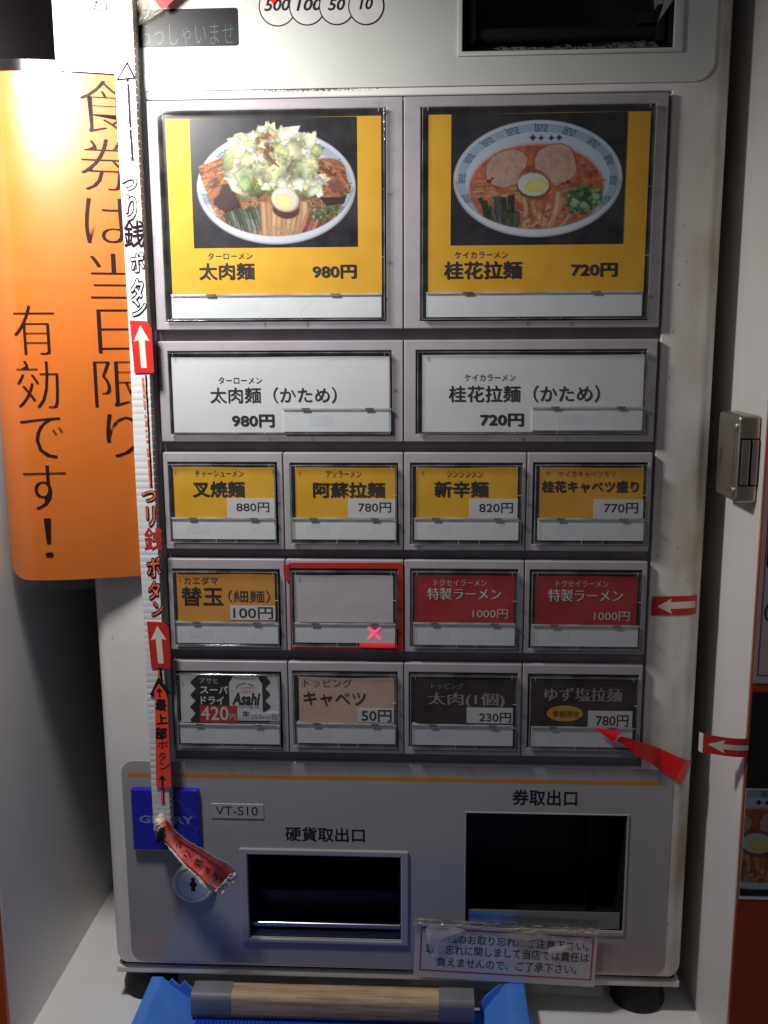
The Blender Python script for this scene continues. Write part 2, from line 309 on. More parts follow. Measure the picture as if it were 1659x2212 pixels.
# ---- lettering: Blender's own font turned into flat meshes
_gc = {}
def glyph(s, off=0.0, shear=0.0, res=3):
    k = (s, off, shear)
    if k not in _gc:
        c = bpy.data.curves.new('t', 'FONT'); c.body = s; c.offset = off; c.resolution_u = res; c.shear = shear
        o = bpy.data.objects.new('t', c); C.objects.link(o); me = bpy.data.meshes.new_from_object(o)
        vs = [(v.co.x, v.co.y) for v in me.vertices]; fs = [tuple(p.vertices) for p in me.polygons]
        bpy.data.objects.remove(o); bpy.data.curves.remove(c); bpy.data.meshes.remove(me)
        _gc[k] = (vs, fs)
    return _gc[k]
def place_glyphs(items, y, off=0.0, shear=0.0, rot=0.0, wide=0.0, jitter=0.0, surf=None, cut=None):
    """items: (string, (x0,x1,z0,z1)); returns a bmesh in world mm, facing -y.  wide: extra horizontal weight in em"""
    bm = bmesh.new()
    bold = off if off > 0 else 0.0
    for s, (x0, x1, z0, z1) in items:
        vs, fs = glyph(s, min(off, 0.0), shear)
        a0 = min(v[0] for v in vs) - bold; a1 = max(v[0] for v in vs) + bold; b0 = min(v[1] for v in vs) - bold; b1 = max(v[1] for v in vs) + bold
        sx = (x1 - x0) / (a1 - a0); sz = (z1 - z0) / (b1 - b0); cx = (x0 + x1) / 2; cz = (z0 + z1) / 2
        r = rot + (random.uniform(-jitter, jitter) if jitter else 0); cr, sr = math.cos(r), math.sin(r)
        sh = [(0.0, 0.0)] if not wide else [(-wide, 0), (0, 0), (wide, 0)]
        if bold: sh = [(bold * math.cos(k * PI / 4), bold * math.sin(k * PI / 4)) for k in range(8)]
        for q, (dx, dz) in enumerate(sh):
            row = []
            for vx, vy in vs:
                px = x0 + (vx - a0 + dx) * sx - cx; pz = z0 + (vy - b0 + dz) * sz - cz
                row.append(bm.verts.new((cx + px * cr - pz * sr, y - 0.004 * q, cz + px * sr + pz * cr)))
            for f in fs:
                try: bm.faces.new([row[i] for i in f])
                except ValueError: pass
    for f in bm.faces:
        f.normal_update()
        if f.normal.y > 0: f.normal_flip()
    if surf:
        if cut:
            x0 = min(v.co.x for v in bm.verts); x1 = max(v.co.x for v in bm.verts); x = x0 + cut
            while x < x1:
                bmesh.ops.bisect_plane(bm, geom=list(bm.verts) + list(bm.edges) + list(bm.faces), dist=1e-4, plane_co=(x, 0, 0), plane_no=(1, 0, 0)); x += cut
        for v in bm.verts: v.co.y = v.co.y - y + surf(v.co.x, v.co.z) + y
    return bm
def text(s, bx, y, m, parent, off=0.0, shear=0.0, rot=0.0, wide=0.0, surf=None, cut=None, name='lettering'):
    return from_bm(name, place_glyphs([(s, bx)], y, off, shear, rot, wide, 0, surf, cut), M[m], parent)
def texts(items, y, m, parent, off=0.0, shear=0.0, rot=0.0, wide=0.0, jitter=0.0, surf=None, cut=None, name='lettering'):
    return from_bm(name, place_glyphs(items, y, off, shear, rot, wide, jitter, surf, cut), M[m], parent)
def flat(name, pts, y, m, parent, surf=None):
    bm = bmesh.new(); f = bm.faces.new([bm.verts.new((x, y, z)) for x, z in pts]); f.normal_update()
    if f.normal.y > 0: f.normal_flip()
    if surf:
        for ax, st in (((1, 0, 0), 2.0), ((0, 0, 1), 2.0)):
            k = 0 if ax[0] else 2
            a = min(v.co[k] for v in bm.verts); b = max(v.co[k] for v in bm.verts); t = a + st
            while t < b:
                co = [0, 0, 0]; co[k] = t
                bmesh.ops.bisect_plane(bm, geom=list(bm.verts) + list(bm.edges) + list(bm.faces), dist=1e-4, plane_co=co, plane_no=ax); t += st
        for v in bm.verts: v.co.y = y + surf(v.co.x, v.co.z)
    return from_bm(name, bm, M[m] if isinstance(m, str) else m, parent, smooth=60 if surf else None)

# ---------------------------------------------------------------- printed food pictures (flat print: one colour per vertex)
class Pic:
    def __init__(s, x0, x1, y0, y1, w, h, ss=2):
        s.b = (x0, x1, y0, y1); s.w, s.h, s.ss = w, h, ss
        W, H = w * ss, h * ss
        s.X, s.Y = np.meshgrid(x0 + (np.arange(W) + .5) * (x1 - x0) / W, y0 + (np.arange(H) + .5) * (y1 - y0) / H)
        s.img = np.zeros((H, W, 3)); s.px = (x1 - x0) / W
    def noise(s, size, octv=3, sx=1.0, rot=0.0, seed=None):
        r = np.random.default_rng(seed if seed is not None else rng.integers(1 << 30)); out = 0; amp = 1; tot = 0
        c, q = math.cos(rot), math.sin(rot)
        for o in range(octv):
            u = (s.X * c + s.Y * q) / (size * sx); v = (-s.X * q + s.Y * c) / size
            u = u - u.min(); v = v - v.min(); g = r.random((int(v.max()) + 3, int(u.max()) + 3))
            iu = u.astype(int); iv = v.astype(int); fu = u - iu; fv = v - iv; fu = fu * fu * (3 - 2 * fu); fv = fv * fv * (3 - 2 * fv)
            out = out + amp * ((g[iv, iu] * (1 - fu) + g[iv, iu + 1] * fu) * (1 - fv) + (g[iv + 1, iu] * (1 - fu) + g[iv + 1, iu + 1] * fu) * fv)
            tot += amp; amp *= .55; size *= .5
        return out / tot
    def ell(s, cx, cy, rx, ry, rot=0.0):
        c, q = math.cos(rot), math.sin(rot); dx = s.X - cx; dy = s.Y - cy
        return np.sqrt(((dx * c + dy * q) / rx) ** 2 + ((-dx * q + dy * c) / ry) ** 2)
    def put(s, mask, col):
        mask = np.clip(mask, 0, 1)[..., None]; s.img = s.img * (1 - mask) + np.asarray(col) / (255. if np.ndim(col) == 1 else 1.) * mask
    def eput(s, cx, cy, rx, ry, col, rot=0.0, soft=4.0):
        s.put((1 - s.ell(cx, cy, rx, ry, rot)) * min(rx, ry) / soft, col)
    def poly(s, pts, col, soft=1, shade=None, edge=None):
        p = np.asarray(pts, float); x0, y0 = p.min(0) - 3; x1, y1 = p.max(0) + 3
        i0 = max(0, int((x0 - s.b[0]) / s.px)); i1 = min(s.X.shape[1], int((x1 - s.b[0]) / s.px) + 2)
        py = (s.b[3] - s.b[2]) / s.X.shape[0]
        j0 = max(0, int((y0 - s.b[2]) / py)); j1 = min(s.X.shape[0], int((y1 - s.b[2]) / py) + 2)
        if i1 <= i0 or j1 <= j0: return
        X = s.X[j0:j1, i0:i1]; Y = s.Y[j0:j1, i0:i1]; ins = np.zeros(X.shape, bool); dmin = np.full(X.shape, 1e9)
        n = len(p)
        for k in range(n):
            ax, ay = p[k]; bx, by = p[(k + 1) % n]
            cond = (ay > Y) != (by > Y)
            with np.errstate(divide='ignore', invalid='ignore'):
                ins ^= cond & (X < (bx - ax) * (Y - ay) / ((by - ay) if by != ay else 1e-9) + ax)
            t = np.clip(((X - ax) * (bx - ax) + (Y - ay) * (by - ay)) / ((bx - ax) ** 2 + (by - ay) ** 2 + 1e-9), 0, 1)
            dmin = np.minimum(dmin, np.hypot(X - ax - t * (bx - ax), Y - ay - t * (by - ay)))
        c = np.broadcast_to(np.asarray(col, float) / 255., X.shape + (3,)).copy()
        if shade is not None: c *= shade(X, Y)[..., None]
        if edge: c *= (1 - edge[1] * np.exp(-dmin / edge[0]))[..., None]
        m = np.where(ins, 1.0, 0.0)[..., None]
        s.img[j0:j1, i0:i1] = s.img[j0:j1, i0:i1] * (1 - m) + c * m
    def leaf(s, cx, cy, r, col, asp=1.0, rot=0.0, n=14, rough=.35, edge=(7, .3), grad=.35, seed=None):
        rr = rng if seed is None else np.random.default_rng(seed)
        a = np.sort(rr.random(n)) * 2 * PI; rad = r * (1 - rough + 2 * rough * rr.random(n))
        c, q = math.cos(rot), math.sin(rot); pts = [(cx + (d * math.cos(t) * asp) * c - d * math.sin(t) * q, cy + (d * math.cos(t) * asp) * q + d * math.sin(t) * c) for t, d in zip(a, rad)]
        ga = rr.random() * 2 * PI; w = 3 + rr.random() * 5; ph = rr.random() * 6
        f = lambda X, Y: 1 + grad * (((X - cx) * math.cos(ga) + (Y - cy) * math.sin(ga)) / r) * .5 + .03 * np.sin(((X - cx) * math.sin(ga) - (Y - cy) * math.cos(ga)) / w + ph)
        s.poly(pts, col, shade=f, edge=edge)
    def strip(s, pts, wd, col, edge=(5, .35), wob=2.0):
        p = np.asarray(pts, float); L, R = [], []
        for k in range(len(p)):
            d = p[min(k + 1, len(p) - 1)] - p[max(k - 1, 0)]; d = d / (np.hypot(*d) + 1e-9); nrm = np.array([-d[1], d[0]])
            w = wd * (.9 + .2 * rng.random()) / 2; o = rng.random(2) * wob
            L.append(p[k] + nrm * w + o); R.append(p[k] - nrm * w + o)
        s.poly(L + R[::-1], col, edge=edge, shade=lambda X, Y: 1 + .05 * np.sin((X * .6 + Y) / 9.0 + X * .013 * Y / 40))
    def final(s):
        H, W = s.img.shape[:2]; im = s.img.reshape(H // s.ss, s.ss, W // s.ss, s.ss, 3).mean((1, 3))
        q = np.pad(im, ((1, 1), (1, 1), (0, 0)), 'edge'); im = im * .4 + .15 * (q[2:, 1:-1] + q[:-2, 1:-1] + q[1:-1, 2:] + q[1:-1, :-2])
        q = np.pad(im, ((1, 1), (1, 1), (0, 0)), 'edge'); im = im * .4 + .15 * (q[2:, 1:-1] + q[:-2, 1:-1] + q[1:-1, 2:] + q[1:-1, :-2])
        return s2l(np.clip(im, 0, 1))
MEANDER = ["######.######", "#.......#...#", "#.###.#.#.#.#", "#.#.#.#.#.#.#", "#.#...#...#.#", "#.#####.###.#", "#...........#"]
def band(P, cx, cy, ro, ri, dark, light, seg=24, phase=0.0):
    """key-fret border between two ellipses ro=(rx,ry), ri=(rx,ry)"""
    eo = P.ell(cx, cy, *ro); ei = P.ell(cx, cy, *ri); inside = (eo < 1) & (ei > 1)
    th = (np.arctan2((P.Y - cy) / ro[1], (P.X - cx) / ro[0]) / (2 * PI) * seg + phase) % seg
    v = np.clip((ei - 1) / np.maximum((ei - 1) + (1 - eo), 1e-6), 0, .999); blk = th.astype(int); u = th - blk
    bm_ = np.array([[c == '#' for c in r] for r in MEANDER]); h, w = bm_.shape
    on = bm_[(v * h).astype(int), (u * w).astype(int)] & (u < .93)
    c = np.where((blk % 2 == 0)[..., None], np.asarray(dark) / 255., np.asarray(light) / 255.)
    bgc = np.array([.80, .86, .93])
    col = np.where(on[..., None], c, np.where((blk % 2 == 0)[..., None], bgc * .93, (c * .5 + bgc * .5)))
    P.put(inside * 1.0, col)

def bowl_base(P, cx, cy, rx, ry, rim_t, rim_b, white=(226, 234, 246)):
    n = P.noise(60, 4); P.img[:] = np.array([20, 19, 30]) / 255. * (0.7 + .6 * n[..., None])
    P.put((P.noise(5, 2, 1, 0) > .80) * .22, (120, 120, 135))
    e = P.ell(cx, cy, rx, ry); P.put((1 - e) * min(rx, ry) / 3, white)
    P.put(np.clip((e - .955) / .045, 0, 1) * (e < 1) * .35, (130, 140, 175))
    ei = P.ell(cx, cy + (rim_t - rim_b) / 2, rx - 30, ry - (rim_t + rim_b) / 2)
    P.put((1 - ei) * 200, (205, 217, 236)); sh = np.clip((ei - .80) / .2, 0, 1) * (ei < 1)
    P.put(sh * .35 * (P.Y > cy), (120, 130, 160)); P.put((ei < 1) * .18 * (P.X < cx) * np.clip((cx - P.X) / rx, 0, 1), (120, 130, 165))
    return e, ei

def front_rim(P, cx, cy, rx, ry, t):
    e = P.ell(cx, cy, rx, ry); i = P.ell(cx, cy - t * .62, rx - 22, ry - t * .72)
    m = (e < 1) & (i > 1) & (P.Y > cy - 40); col = np.array([222, 229, 242]) / 255. * (1 - .30 * np.clip((e - .955) / .045, 0, 1))[..., None]
    k = np.clip((P.Y - cy + 40) / 160, 0, 1); P.put(m * k, col)
    P.put(((np.abs(i - 1) < .008) & (P.Y > cy)) * .35, (90, 80, 95))

def picture_pork():
    P = Pic(5, 1597, 45, 1272, 380, 292)
    bowl_base(P, 820, 700, 765, 545, 35, 60)
    band(P, 820, 700, (728, 500), (655, 425), (70, 100, 125), (165, 190, 205), 26, .3)
    n1 = P.noise(70, 4); n2 = P.noise(26, 3); e = P.ell(822, 780, 655, 400)
    soup = np.array([150, 98, 66]) / 255. * (0.55 + .8 * n1[..., None]) + np.array([.18, .15, .12]) * (n2[..., None] - .5)
    P.put((1 - e) * 60, soup)
    P.put(((1 - e) * 60).clip(0, 1) * (P.noise(16, 2) > .66) * .6, (214, 190, 160))
    # seaweed, bamboo shoots, noodles
    for k in range(9):
        x = 300 + 40 * k; P.strip([(x, 880 + rng.random() * 30), (x + 40, 980), (x + 90 - k * 6, 1090 + rng.random() * 40)], 46, ((62, 78, 40), (84, 98, 62), (104, 112, 108))[k % 3], (8, .45))
    for k in range(14):
        x = 340 + rng.random() * 300; y = 890 + rng.random() * 180; P.strip([(x, y), (x + 25, y + 70), (x + 30, y + 110)], 7, (165, 172, 180), (2, .1))
    for k in range(9):
        x = 690 + 50 * k; P.strip([(x, 830), (x + 6, 960), (x + 15 - 8 * k, 1180)], 58, ((214, 172, 122), (200, 152, 104), (224, 186, 140))[k % 3], (8, .4))
    for k in range(26):
        x = 720 + rng.random() * 300; y = 1060 + rng.random() * 110; a = rng.random() * 1.2 - .6
        P.strip([(x, y), (x + 60 * math.cos(a), y + 40 * math.sin(a) + 15)], 20, (226, 186, 138), (5, .4))
    for k in range(5):
        x = 1060 + 40 * k; P.strip([(x + 60, 940), (x + 20, 1040), (x - 40, 1150)], 28, ((215, 150, 105), (150, 60, 50), (190, 110, 120))[k % 3], (6, .4))
    for k in range(26):
        x = 1150 + rng.random() * 260; y = 880 + rng.random() * 110; r = 16 + rng.random() * 22
        P.eput(x, y, r, r * .6, (64, 104, 58), rng.random() * 3, 3); P.eput(x, y, r * .55, r * .3, (178, 196, 150) if k % 2 else (34, 62, 34), rng.random() * 3, 3)
    # braised pork, left and right
    def pork(pts, cols, rot, seed):
        q = P.noise(34, 4, 3.2, rot, seed); q2 = P.noise(11, 2, 2.0, rot, seed + 1)
        before = P.img.copy(); P.poly(pts, (255, 0, 255)); m = (np.abs(P.img - before).sum(-1) > 1e-9)[..., None]
        idx = np.clip(((q - .25) / .5 * len(cols)).astype(int), 0, len(cols) - 1); col = np.array(cols)[idx] / 255. * (.72 + .55 * q2[..., None])
        P.img = np.where(m, col, before)
    pork([(75, 490), (210, 445), (330, 402), (380, 450), (425, 545), (420, 640), (455, 760), (485, 870), (400, 900), (300, 950), (190, 840), (150, 740), (100, 610)],
         [(92, 42, 20), (150, 84, 40), (196, 128, 70), (168, 92, 44), (112, 54, 32), (214, 150, 92)], -.35, 5)
    P.poly([(250, 690), (400, 640), (440, 790), (480, 880), (330, 940), (210, 850)], (52, 26, 14), shade=lambda X, Y: .8 + .5 * np.sin(X / 17 + Y / 23) ** 2, edge=(14, .2))
    P.poly([(150, 760), (230, 690), (310, 660), (270, 760), (180, 840)], (172, 112, 58), edge=(10, .35))
    pork([(1215, 440), (1300, 425), (1420, 445), (1480, 500), (1500, 620), (1545, 745), (1450, 790), (1420, 850), (1290, 800), (1240, 740), (1200, 620)],
         [(128, 70, 42), (176, 116, 72), (150, 92, 74), (196, 138, 92), (112, 60, 48)], .5, 9)
    P.eput(1390, 690, 95, 60, (128, 82, 78), .3, 30); P.eput(1392, 578, 16, 12, (90, 36, 36), 0, 5)
    P.poly([(1240, 800), (1440, 800), (1500, 770), (1470, 860), (1300, 880)], (44, 26, 18), edge=(14, .2))
    # cabbage heap
    cab = [(222, 222, 184), (236, 234, 208), (206, 212, 160), (242, 238, 218), (186, 198, 130), (228, 220, 168)]
    for k in range(30): P.leaf(470 + rng.random() * 740, 640 + rng.random() * 110, 45 + rng.random() * 40, ((96, 112, 60), (130, 146, 84), (150, 164, 100))[k % 3], 1.2, rng.random() * 3)
    for k in range(100):
        t = rng.random(); x = 400 + rng.random() * 840; top = 150 + abs(x - 800) * .28 + (x < 480) * 90; y = top + (700 - top) * rng.random() ** .9
        P.leaf(x, y, 32 + rng.random() * 50, cab[rng.integers(6)], .7 + rng.random() * 1.4, rng.random() * 3, 12, .4, (8, .33), .45)
    for cx, cy, r, c, a, ro in ((510, 590, 105, (196, 212, 164), .8, 1.2), (520, 660, 70, (176, 198, 132), 1, .3), (650, 390, 85, (232, 236, 226), .8, .8), (430, 250, 65, (216, 222, 190), .6, 1.4),
                            (860, 580, 100, (214, 222, 170), 1.1, .5), (880, 640, 60, (232, 234, 212), .9, 2), (1070, 560, 110, (204, 216, 172), .9, 1), (1040, 650, 70, (226, 232, 214), 1, .2),
                            (1180, 730, 75, (212, 222, 188), .6, 1), (1130, 260, 95, (218, 222, 190), .9, .3), (1010, 340, 85, (222, 224, 186), 1.3, .8), (900, 200, 70, (222, 226, 198), 1.2, .4),
                            (700, 150, 60, (214, 224, 196), .7, 1.2), (620, 240, 60, (220, 226, 200), .9, .2), (790, 250, 50, (208, 216, 178), 1, 1)):
        P.leaf(cx, cy, r, c, a, ro, 22, .28, (10, .35), .4)
    for k in range(34):
        x = 480 + rng.random() * 680; y = 240 + rng.random() * 430; a = rng.random() * 3; l = 30 + rng.random() * 50
        P.strip([(x, y), (x + l * math.cos(a), y + l * math.sin(a))], 7 + rng.random() * 8, ((236, 238, 226), (228, 226, 190), (150, 166, 98))[k % 3], (3, .2))
    for k in range(26):
        x = 650 + rng.random() * 170; y = 180 + rng.random() * 190; P.leaf(x, y, 10 + rng.random() * 22, ((186, 128, 84), (150, 90, 58), (214, 168, 130))[k % 3], 1.3, rng.random() * 3, 9, .4, (4, .3))
    for k in range(12): P.strip([(720 + k * 6, 330 + k * 9), (700 + k * 14, 420 + 8 * k)], 9, (150, 98, 60), (3, .3))
    sh = P.noise(130, 3); P.img *= np.where(((P.X > 400) & (P.X < 1240) & (P.Y < 800))[..., None], np.clip(.62 + .75 * sh, .6, 1.12)[..., None], 1.0)
    # egg
    P.eput(912, 905, 140, 98, (70, 34, 26), .15, 12); P.eput(908, 850, 146, 88, (132, 80, 52), .15, 5); P.eput(905, 815, 140, 118, (206, 188, 168), .35, 6)
    P.eput(900, 808, 128, 108, (228, 228, 222), .35, 8); P.eput(893, 833, 92, 70, (240, 220, 128), .5, 8)
    P.put((1 - P.ell(893, 833, 86, 64, .5)) * 9 * P.noise(14, 2), (250, 238, 168))
    front_rim(P, 820, 700, 765, 545, 62)
    g = P.noise(4, 2); P.img *= (.94 + .12 * g[..., None]); P.put((P.noise(7, 1, 6, 1.0) > .93) * .18, (190, 190, 200))
    return P.final()

def picture_ramen(w=380, h=284):
    P = Pic(42, 1655, 14, 1212, w, h)
    bowl_base(P, 848, 610, 783, 535, 30, 58)
    P.put((1 - P.ell(848, 625, 745, 500)) * 60, (206, 218, 238))
    band(P, 848, 612, (742, 508), (668, 432), (42, 84, 128), (150, 178, 206), 32, .25)
    n = P.noise(90, 3); P.put((1 - P.ell(838, 690, 650, 425)) * 9, np.array([212, 150, 130]) / 255. * (.9 + .2 * n[..., None]))
    n1 = P.noise(55, 4); n2 = P.noise(18, 3); e = P.ell(838, 695, 630, 405)
    soup = np.array([184, 100, 62]) / 255. * (.62 + .75 * n1[..., None]) + np.array([.22, .17, .10]) * (n2[..., None] - .45)
    P.put((1 - e) * 26, soup)
    P.put(((1 - e) * 26).clip(0, 1) * (P.noise(24, 3) > .60) * (P.X > 1100) * (P.Y < 640) * .55, (128, 34, 22))
    for k in range(70):
        x = 240 + rng.random() * 480; y = 600 + rng.random() * 200; a = rng.random() * .8 - .3; P.strip([(x, y), (x + 50 * math.cos(a), y + 34 * math.sin(a))], 11, ((232, 206, 164), (216, 180, 132), (240, 220, 184))[k % 3], (4, .3))
    for k in range(26):
        x = 1180 + rng.random() * 240; y = 600 + rng.random() * 120; a = rng.random() * 1 - .7; P.strip([(x, y), (x + 60 * math.cos(a), y + 34 * math.sin(a))], 12, ((222, 160, 98), (206, 130, 76))[k % 2], (4, .3))
    # two slices of pork
    for pts, c0, sd in (([(375, 470), (420, 400), (520, 345), (620, 330), (700, 352), (755, 420), (740, 500), (690, 560), (660, 650), (540, 690), (430, 660), (375, 610), (362, 540)], (560, 520), 3),
                        ([(815, 430), (850, 350), (940, 300), (1060, 290), (1150, 330), (1180, 400), (1200, 480), (1215, 560), (1130, 640), (1010, 680), (940, 600), (880, 540), (820, 520)], (1010, 470), 8)):
        b = P.img.copy(); P.poly(pts, (255, 0, 255)); m = (np.abs(P.img - b).sum(-1) > 1e-9)[..., None]
        r = np.hypot(P.X - c0[0], (P.Y - c0[1]) * 1.2) + 26 * P.noise(70, 3, 1, 0, sd); rg = .5 + .5 * np.sin(r / 17)
        col = np.array([214, 182, 164]) / 255. * (1 - .045 * rg[..., None]) * (.84 + .3 * P.noise(22, 3, 1, 0, sd + 1)[..., None])
        P.img = np.where(m, col * .86 + b * .14, b)
        p = np.array(pts)
        for a, q in zip(p, np.roll(p, -1, 0)): P.strip([a, q], 9, (170, 96, 66), (3, .2), 1)
    for x, y, r in ((604, 518, 7), (655, 500, 6), (400, 622, 26), (430, 600, 18), (1130, 640, 26), (1080, 655, 20)): P.eput(x, y, r, r * .7, (110, 30, 26), 0, 5)
    P.eput(1020, 560, 90, 50, (206, 176, 176), .2, 30)
    # bamboo shoots
    for k, (a, b_, c) in enumerate((((715, 755), (745, 880), (720, 1085)), ((800, 790), (820, 900), (880, 1090)), ((885, 900), (860, 980), (800, 1080)), ((960, 830), (930, 950), (900, 1080)), ((1085, 770), (1040, 900), (960, 1085)), ((1040, 720), (1030, 850), (990, 1000)),
                                ((1160, 930), (1100, 1010), (1010, 1080)), ((1250, 700), (1150, 700), (1060, 730)), ((1010, 940), (960, 1020), (930, 1090)), ((660, 1085), (740, 1060), (800, 1020)), ((760, 1075), (860, 1050), (950, 1060)))):
        P.strip([a, b_, c], 52 if k < 6 else 34, ((222, 172, 124), (206, 152, 104), (232, 188, 142))[k % 3], (8, .35), 5)
    for k in range(24):
        x = 690 + rng.random() * 480; y = 880 + rng.random() * 190; P.leaf(x, y, 12 + rng.random() * 14, ((196, 110, 70), (214, 176, 160), (170, 76, 44))[k % 3], 1.4, rng.random() * 3, 9, .4, (4, .3))
    # seaweed
    for k, (a, b_, w_) in enumerate((((310, 770), (420, 960), 46), ((350, 800), (380, 1000), 60), ((400, 850), (500, 1040), 40), ((470, 760), (480, 1040), 66), ((530, 765), (550, 1050), 52), ((600, 750), (600, 1060), 58), ((650, 900), (640, 1080), 66), ((440, 900), (450, 1010), 60))):
        P.strip([a, ((a[0] + b_[0]) / 2 + 8, (a[1] + b_[1]) / 2), b_], w_, ((58, 70, 44), (44, 56, 40), (78, 88, 52), (84, 94, 98))[k % 4], (9, .5), 6)
    for k in range(22):
        x = 420 + rng.random() * 250; y = 800 + rng.random() * 220; P.strip([(x, y), (x + 14, y + 60)], 6, (128, 140, 138), (2, .1))
    # spring onion
    for k in range(120):
        a = rng.random() * 2 * PI; r = rng.random() ** .6; x = 1280 + 165 * r * math.cos(a); y = 800 + 125 * r * math.sin(a) + (x - 1280) * -.15; q = 14 + rng.random() * 20
        P.eput(x, y, q, q * .75, ((44, 92, 52), (70, 124, 70), (30, 66, 42), (96, 146, 84))[k % 4], rng.random() * 3, 3)
        if k % 2: P.eput(x, y, q * .55, q * .4, ((160, 190, 140), (24, 50, 30))[k % 4 == 1], 0, 3)
    for x, y in ((1285, 850), (1190, 840), (1390, 770)): P.eput(x, y, 42, 34, (120, 160, 104), .4, 3); P.eput(x, y, 26, 20, (196, 212, 180), .4, 3); P.eput(x, y, 12, 9, (70, 110, 66), .4, 3)
    P.strip([(1170, 790), (1240, 830)], 26, (196, 208, 176))
    # egg
    P.eput(812, 672, 162, 122, (134, 74, 44), .12, 5); P.eput(810, 658, 150, 108, (214, 224, 226), .12, 6); P.eput(838, 668, 112, 66, (222, 208, 104), -.12, 10)
    P.put((1 - P.ell(838, 668, 104, 58, -.12)) * 9 * P.noise(16, 2), (236, 224, 130))
    # four dark blue four-pointed stars
    for x, y, r in ((797, 235, 42), (872, 238, 36), (966, 240, 36), (1038, 238, 38)):
        q = np.abs(P.X - x) ** .62 + np.abs(P.Y - y) ** .62; P.put((r ** .62 * 1.0 - q) * 2, (24, 38, 92))
    front_rim(P, 848, 610, 783, 535, 58)
    g = P.noise(4, 2); P.img *= (.95 + .10 * g[..., None])
    return P.final()

def picture(name, img, bx, y, parent, m):
    h, w = img.shape[:2]; x0, x1, z0, z1 = bx; o = ORG[parent.name]
    xs = np.linspace(x0, x1, w) - o[0]; zs = np.linspace(z1, z0, h) - o[2]
    co = np.empty((h, w, 3)); co[..., 0] = xs[None, :]; co[..., 1] = y - o[1]; co[..., 2] = zs[:, None]
    me = bpy.data.meshes.new(name); me.vertices.add(w * h); me.vertices.foreach_set('co', (co * S).ravel())
    i = np.arange((h - 1) * (w - 1)); r = i // (w - 1); c = i % (w - 1); a = r * w + c
    q = np.stack([a, a + w, a + w + 1, a + 1], 1).astype(np.int32)
    me.loops.add(q.size); me.loops.foreach_set('vertex_index', q.ravel())
    me.polygons.add(len(q)); me.polygons.foreach_set('loop_start', np.arange(0, q.size, 4, dtype=np.int32)); me.update(calc_edges=True)
    ca = me.color_attributes.new('ink', 'FLOAT_COLOR', 'POINT'); rgba = np.ones((h * w, 4)); rgba[:, :3] = img.reshape(-1, 3) * 0.72
    ca.data.foreach_set('color', rgba.astype(np.float32).ravel())
    return mobj(name, me, m, parent)
M['print'] = attr_mat('glossy_photo_print')

# ---------------------------------------------------------------- the alcove the machine stands in
ZF = -32.0                                   # shelf surface
def struct(o): return tag(o, kind='structure')
struct(box('shelf', -251, 213, -50, 330, -62, ZF, M['shelf']))
struct(box('shelf_front_edge', -275, 330, -84, -50.3, -62, ZF - 1.5, M['orangeface'], bev=2))
struct(box('wall_left', -265, -251, -56, 330, -62, 760, M['wall'], bev=0.8))
struct(box('wall_right', 213, 227, -54, 330, -62, 760, M['wall'], bev=1.2))
struct(box('gap_shade_panel', -250.9, -250.2, -50, 200, 560, 755, M['gapshade']))  # added dark sheet, puts the shade of the gap into colour
struct(box('wall_back', -251, 213, 330, 344, ZF, 760, M['wall']))
struct(box('orange_wall_front', -420, -251.5, -60, -56.2, -62, 760, M['orangeface'], bev=0.6))

# ---------------------------------------------------------------- ticket machine
tm = thing('ticket_machine', (0, 0, 0), 'cream and grey meal ticket vending machine with picture buttons standing in the white alcove', 'ticket machine')
holes = [(-149.4, 165.2, 155.0, 579.6, 5.0), (41.5, 166, 603.2, 690, 60.0)]
coin_o = (-101.67, 4.71, 22.87, 86.82); tick_o = (49.31, 157.47, 33.95, 120.24)
def cabinet():
    b = bmesh.new()
    x0, x1, y0, y1, z0, z1 = -200.5, 200, 0, 66, 0, 720
    vs = [b.verts.new((x, y, z)) for x in (x0, x1) for y in (y0, y1) for z in (z0, z1)]
    for f in ((0, 1, 3, 2), (4, 6, 7, 5), (0, 4, 5, 1), (2, 3, 7, 6), (0, 2, 6, 4), (1, 5, 7, 3)): b.faces.new([vs[i] for i in f])
    def on(e, k, v): return all(abs(w.co[k] - v) < 1e-6 for w in e.verts)
    es = [e for e in b.edges if (on(e, 1, 0) and (on(e, 0, x0) or on(e, 0, x1))) or (on(e, 2, 0) and (on(e, 0, x0) or on(e, 0, x1)))]
    bmesh.ops.bevel(b, geom=es, offset=10, segments=16, profile=0.5, affect='EDGES')
    bmesh.ops.recalc_face_normals(b, faces=b.faces)
    for v in b.verts: v.co *= S
    me = bpy.data.meshes.new('t'); b.to_mesh(me); b.free(); o = bpy.data.objects.new('t', me); C.objects.link(o)
    cut = []
    for hx0, hx1, hz0, hz1, d in holes + [(*coin_o, 62.0), (*tick_o, 62.0)]:
        bm = bmesh.new(); bm_box(bm, hx0, hx1, -20, d, hz0, hz1)
        for v in bm.verts: v.co *= S
        m2 = bpy.data.meshes.new('c'); bm.to_mesh(m2); bm.free(); c = bpy.data.objects.new('c', m2); C.objects.link(c); cut.append(c)
        md = o.modifiers.new('b', 'BOOLEAN'); md.object = c; md.operation = 'DIFFERENCE'; md.solver = 'EXACT'
    md = o.modifiers.new('v', 'BEVEL'); md.width = 0.5 * S; md.segments = 1; md.limit_method = 'ANGLE'; md.angle_limit = math.radians(50)
    dg = bpy.context.evaluated_depsgraph_get(); res = bpy.data.meshes.new_from_object(o.evaluated_get(dg))
    for c in cut + [o]: bpy.data.objects.remove(c)
    res.name = 'cabinet'; return mobj('cabinet', res, M['cream'], tm)
cabinet()
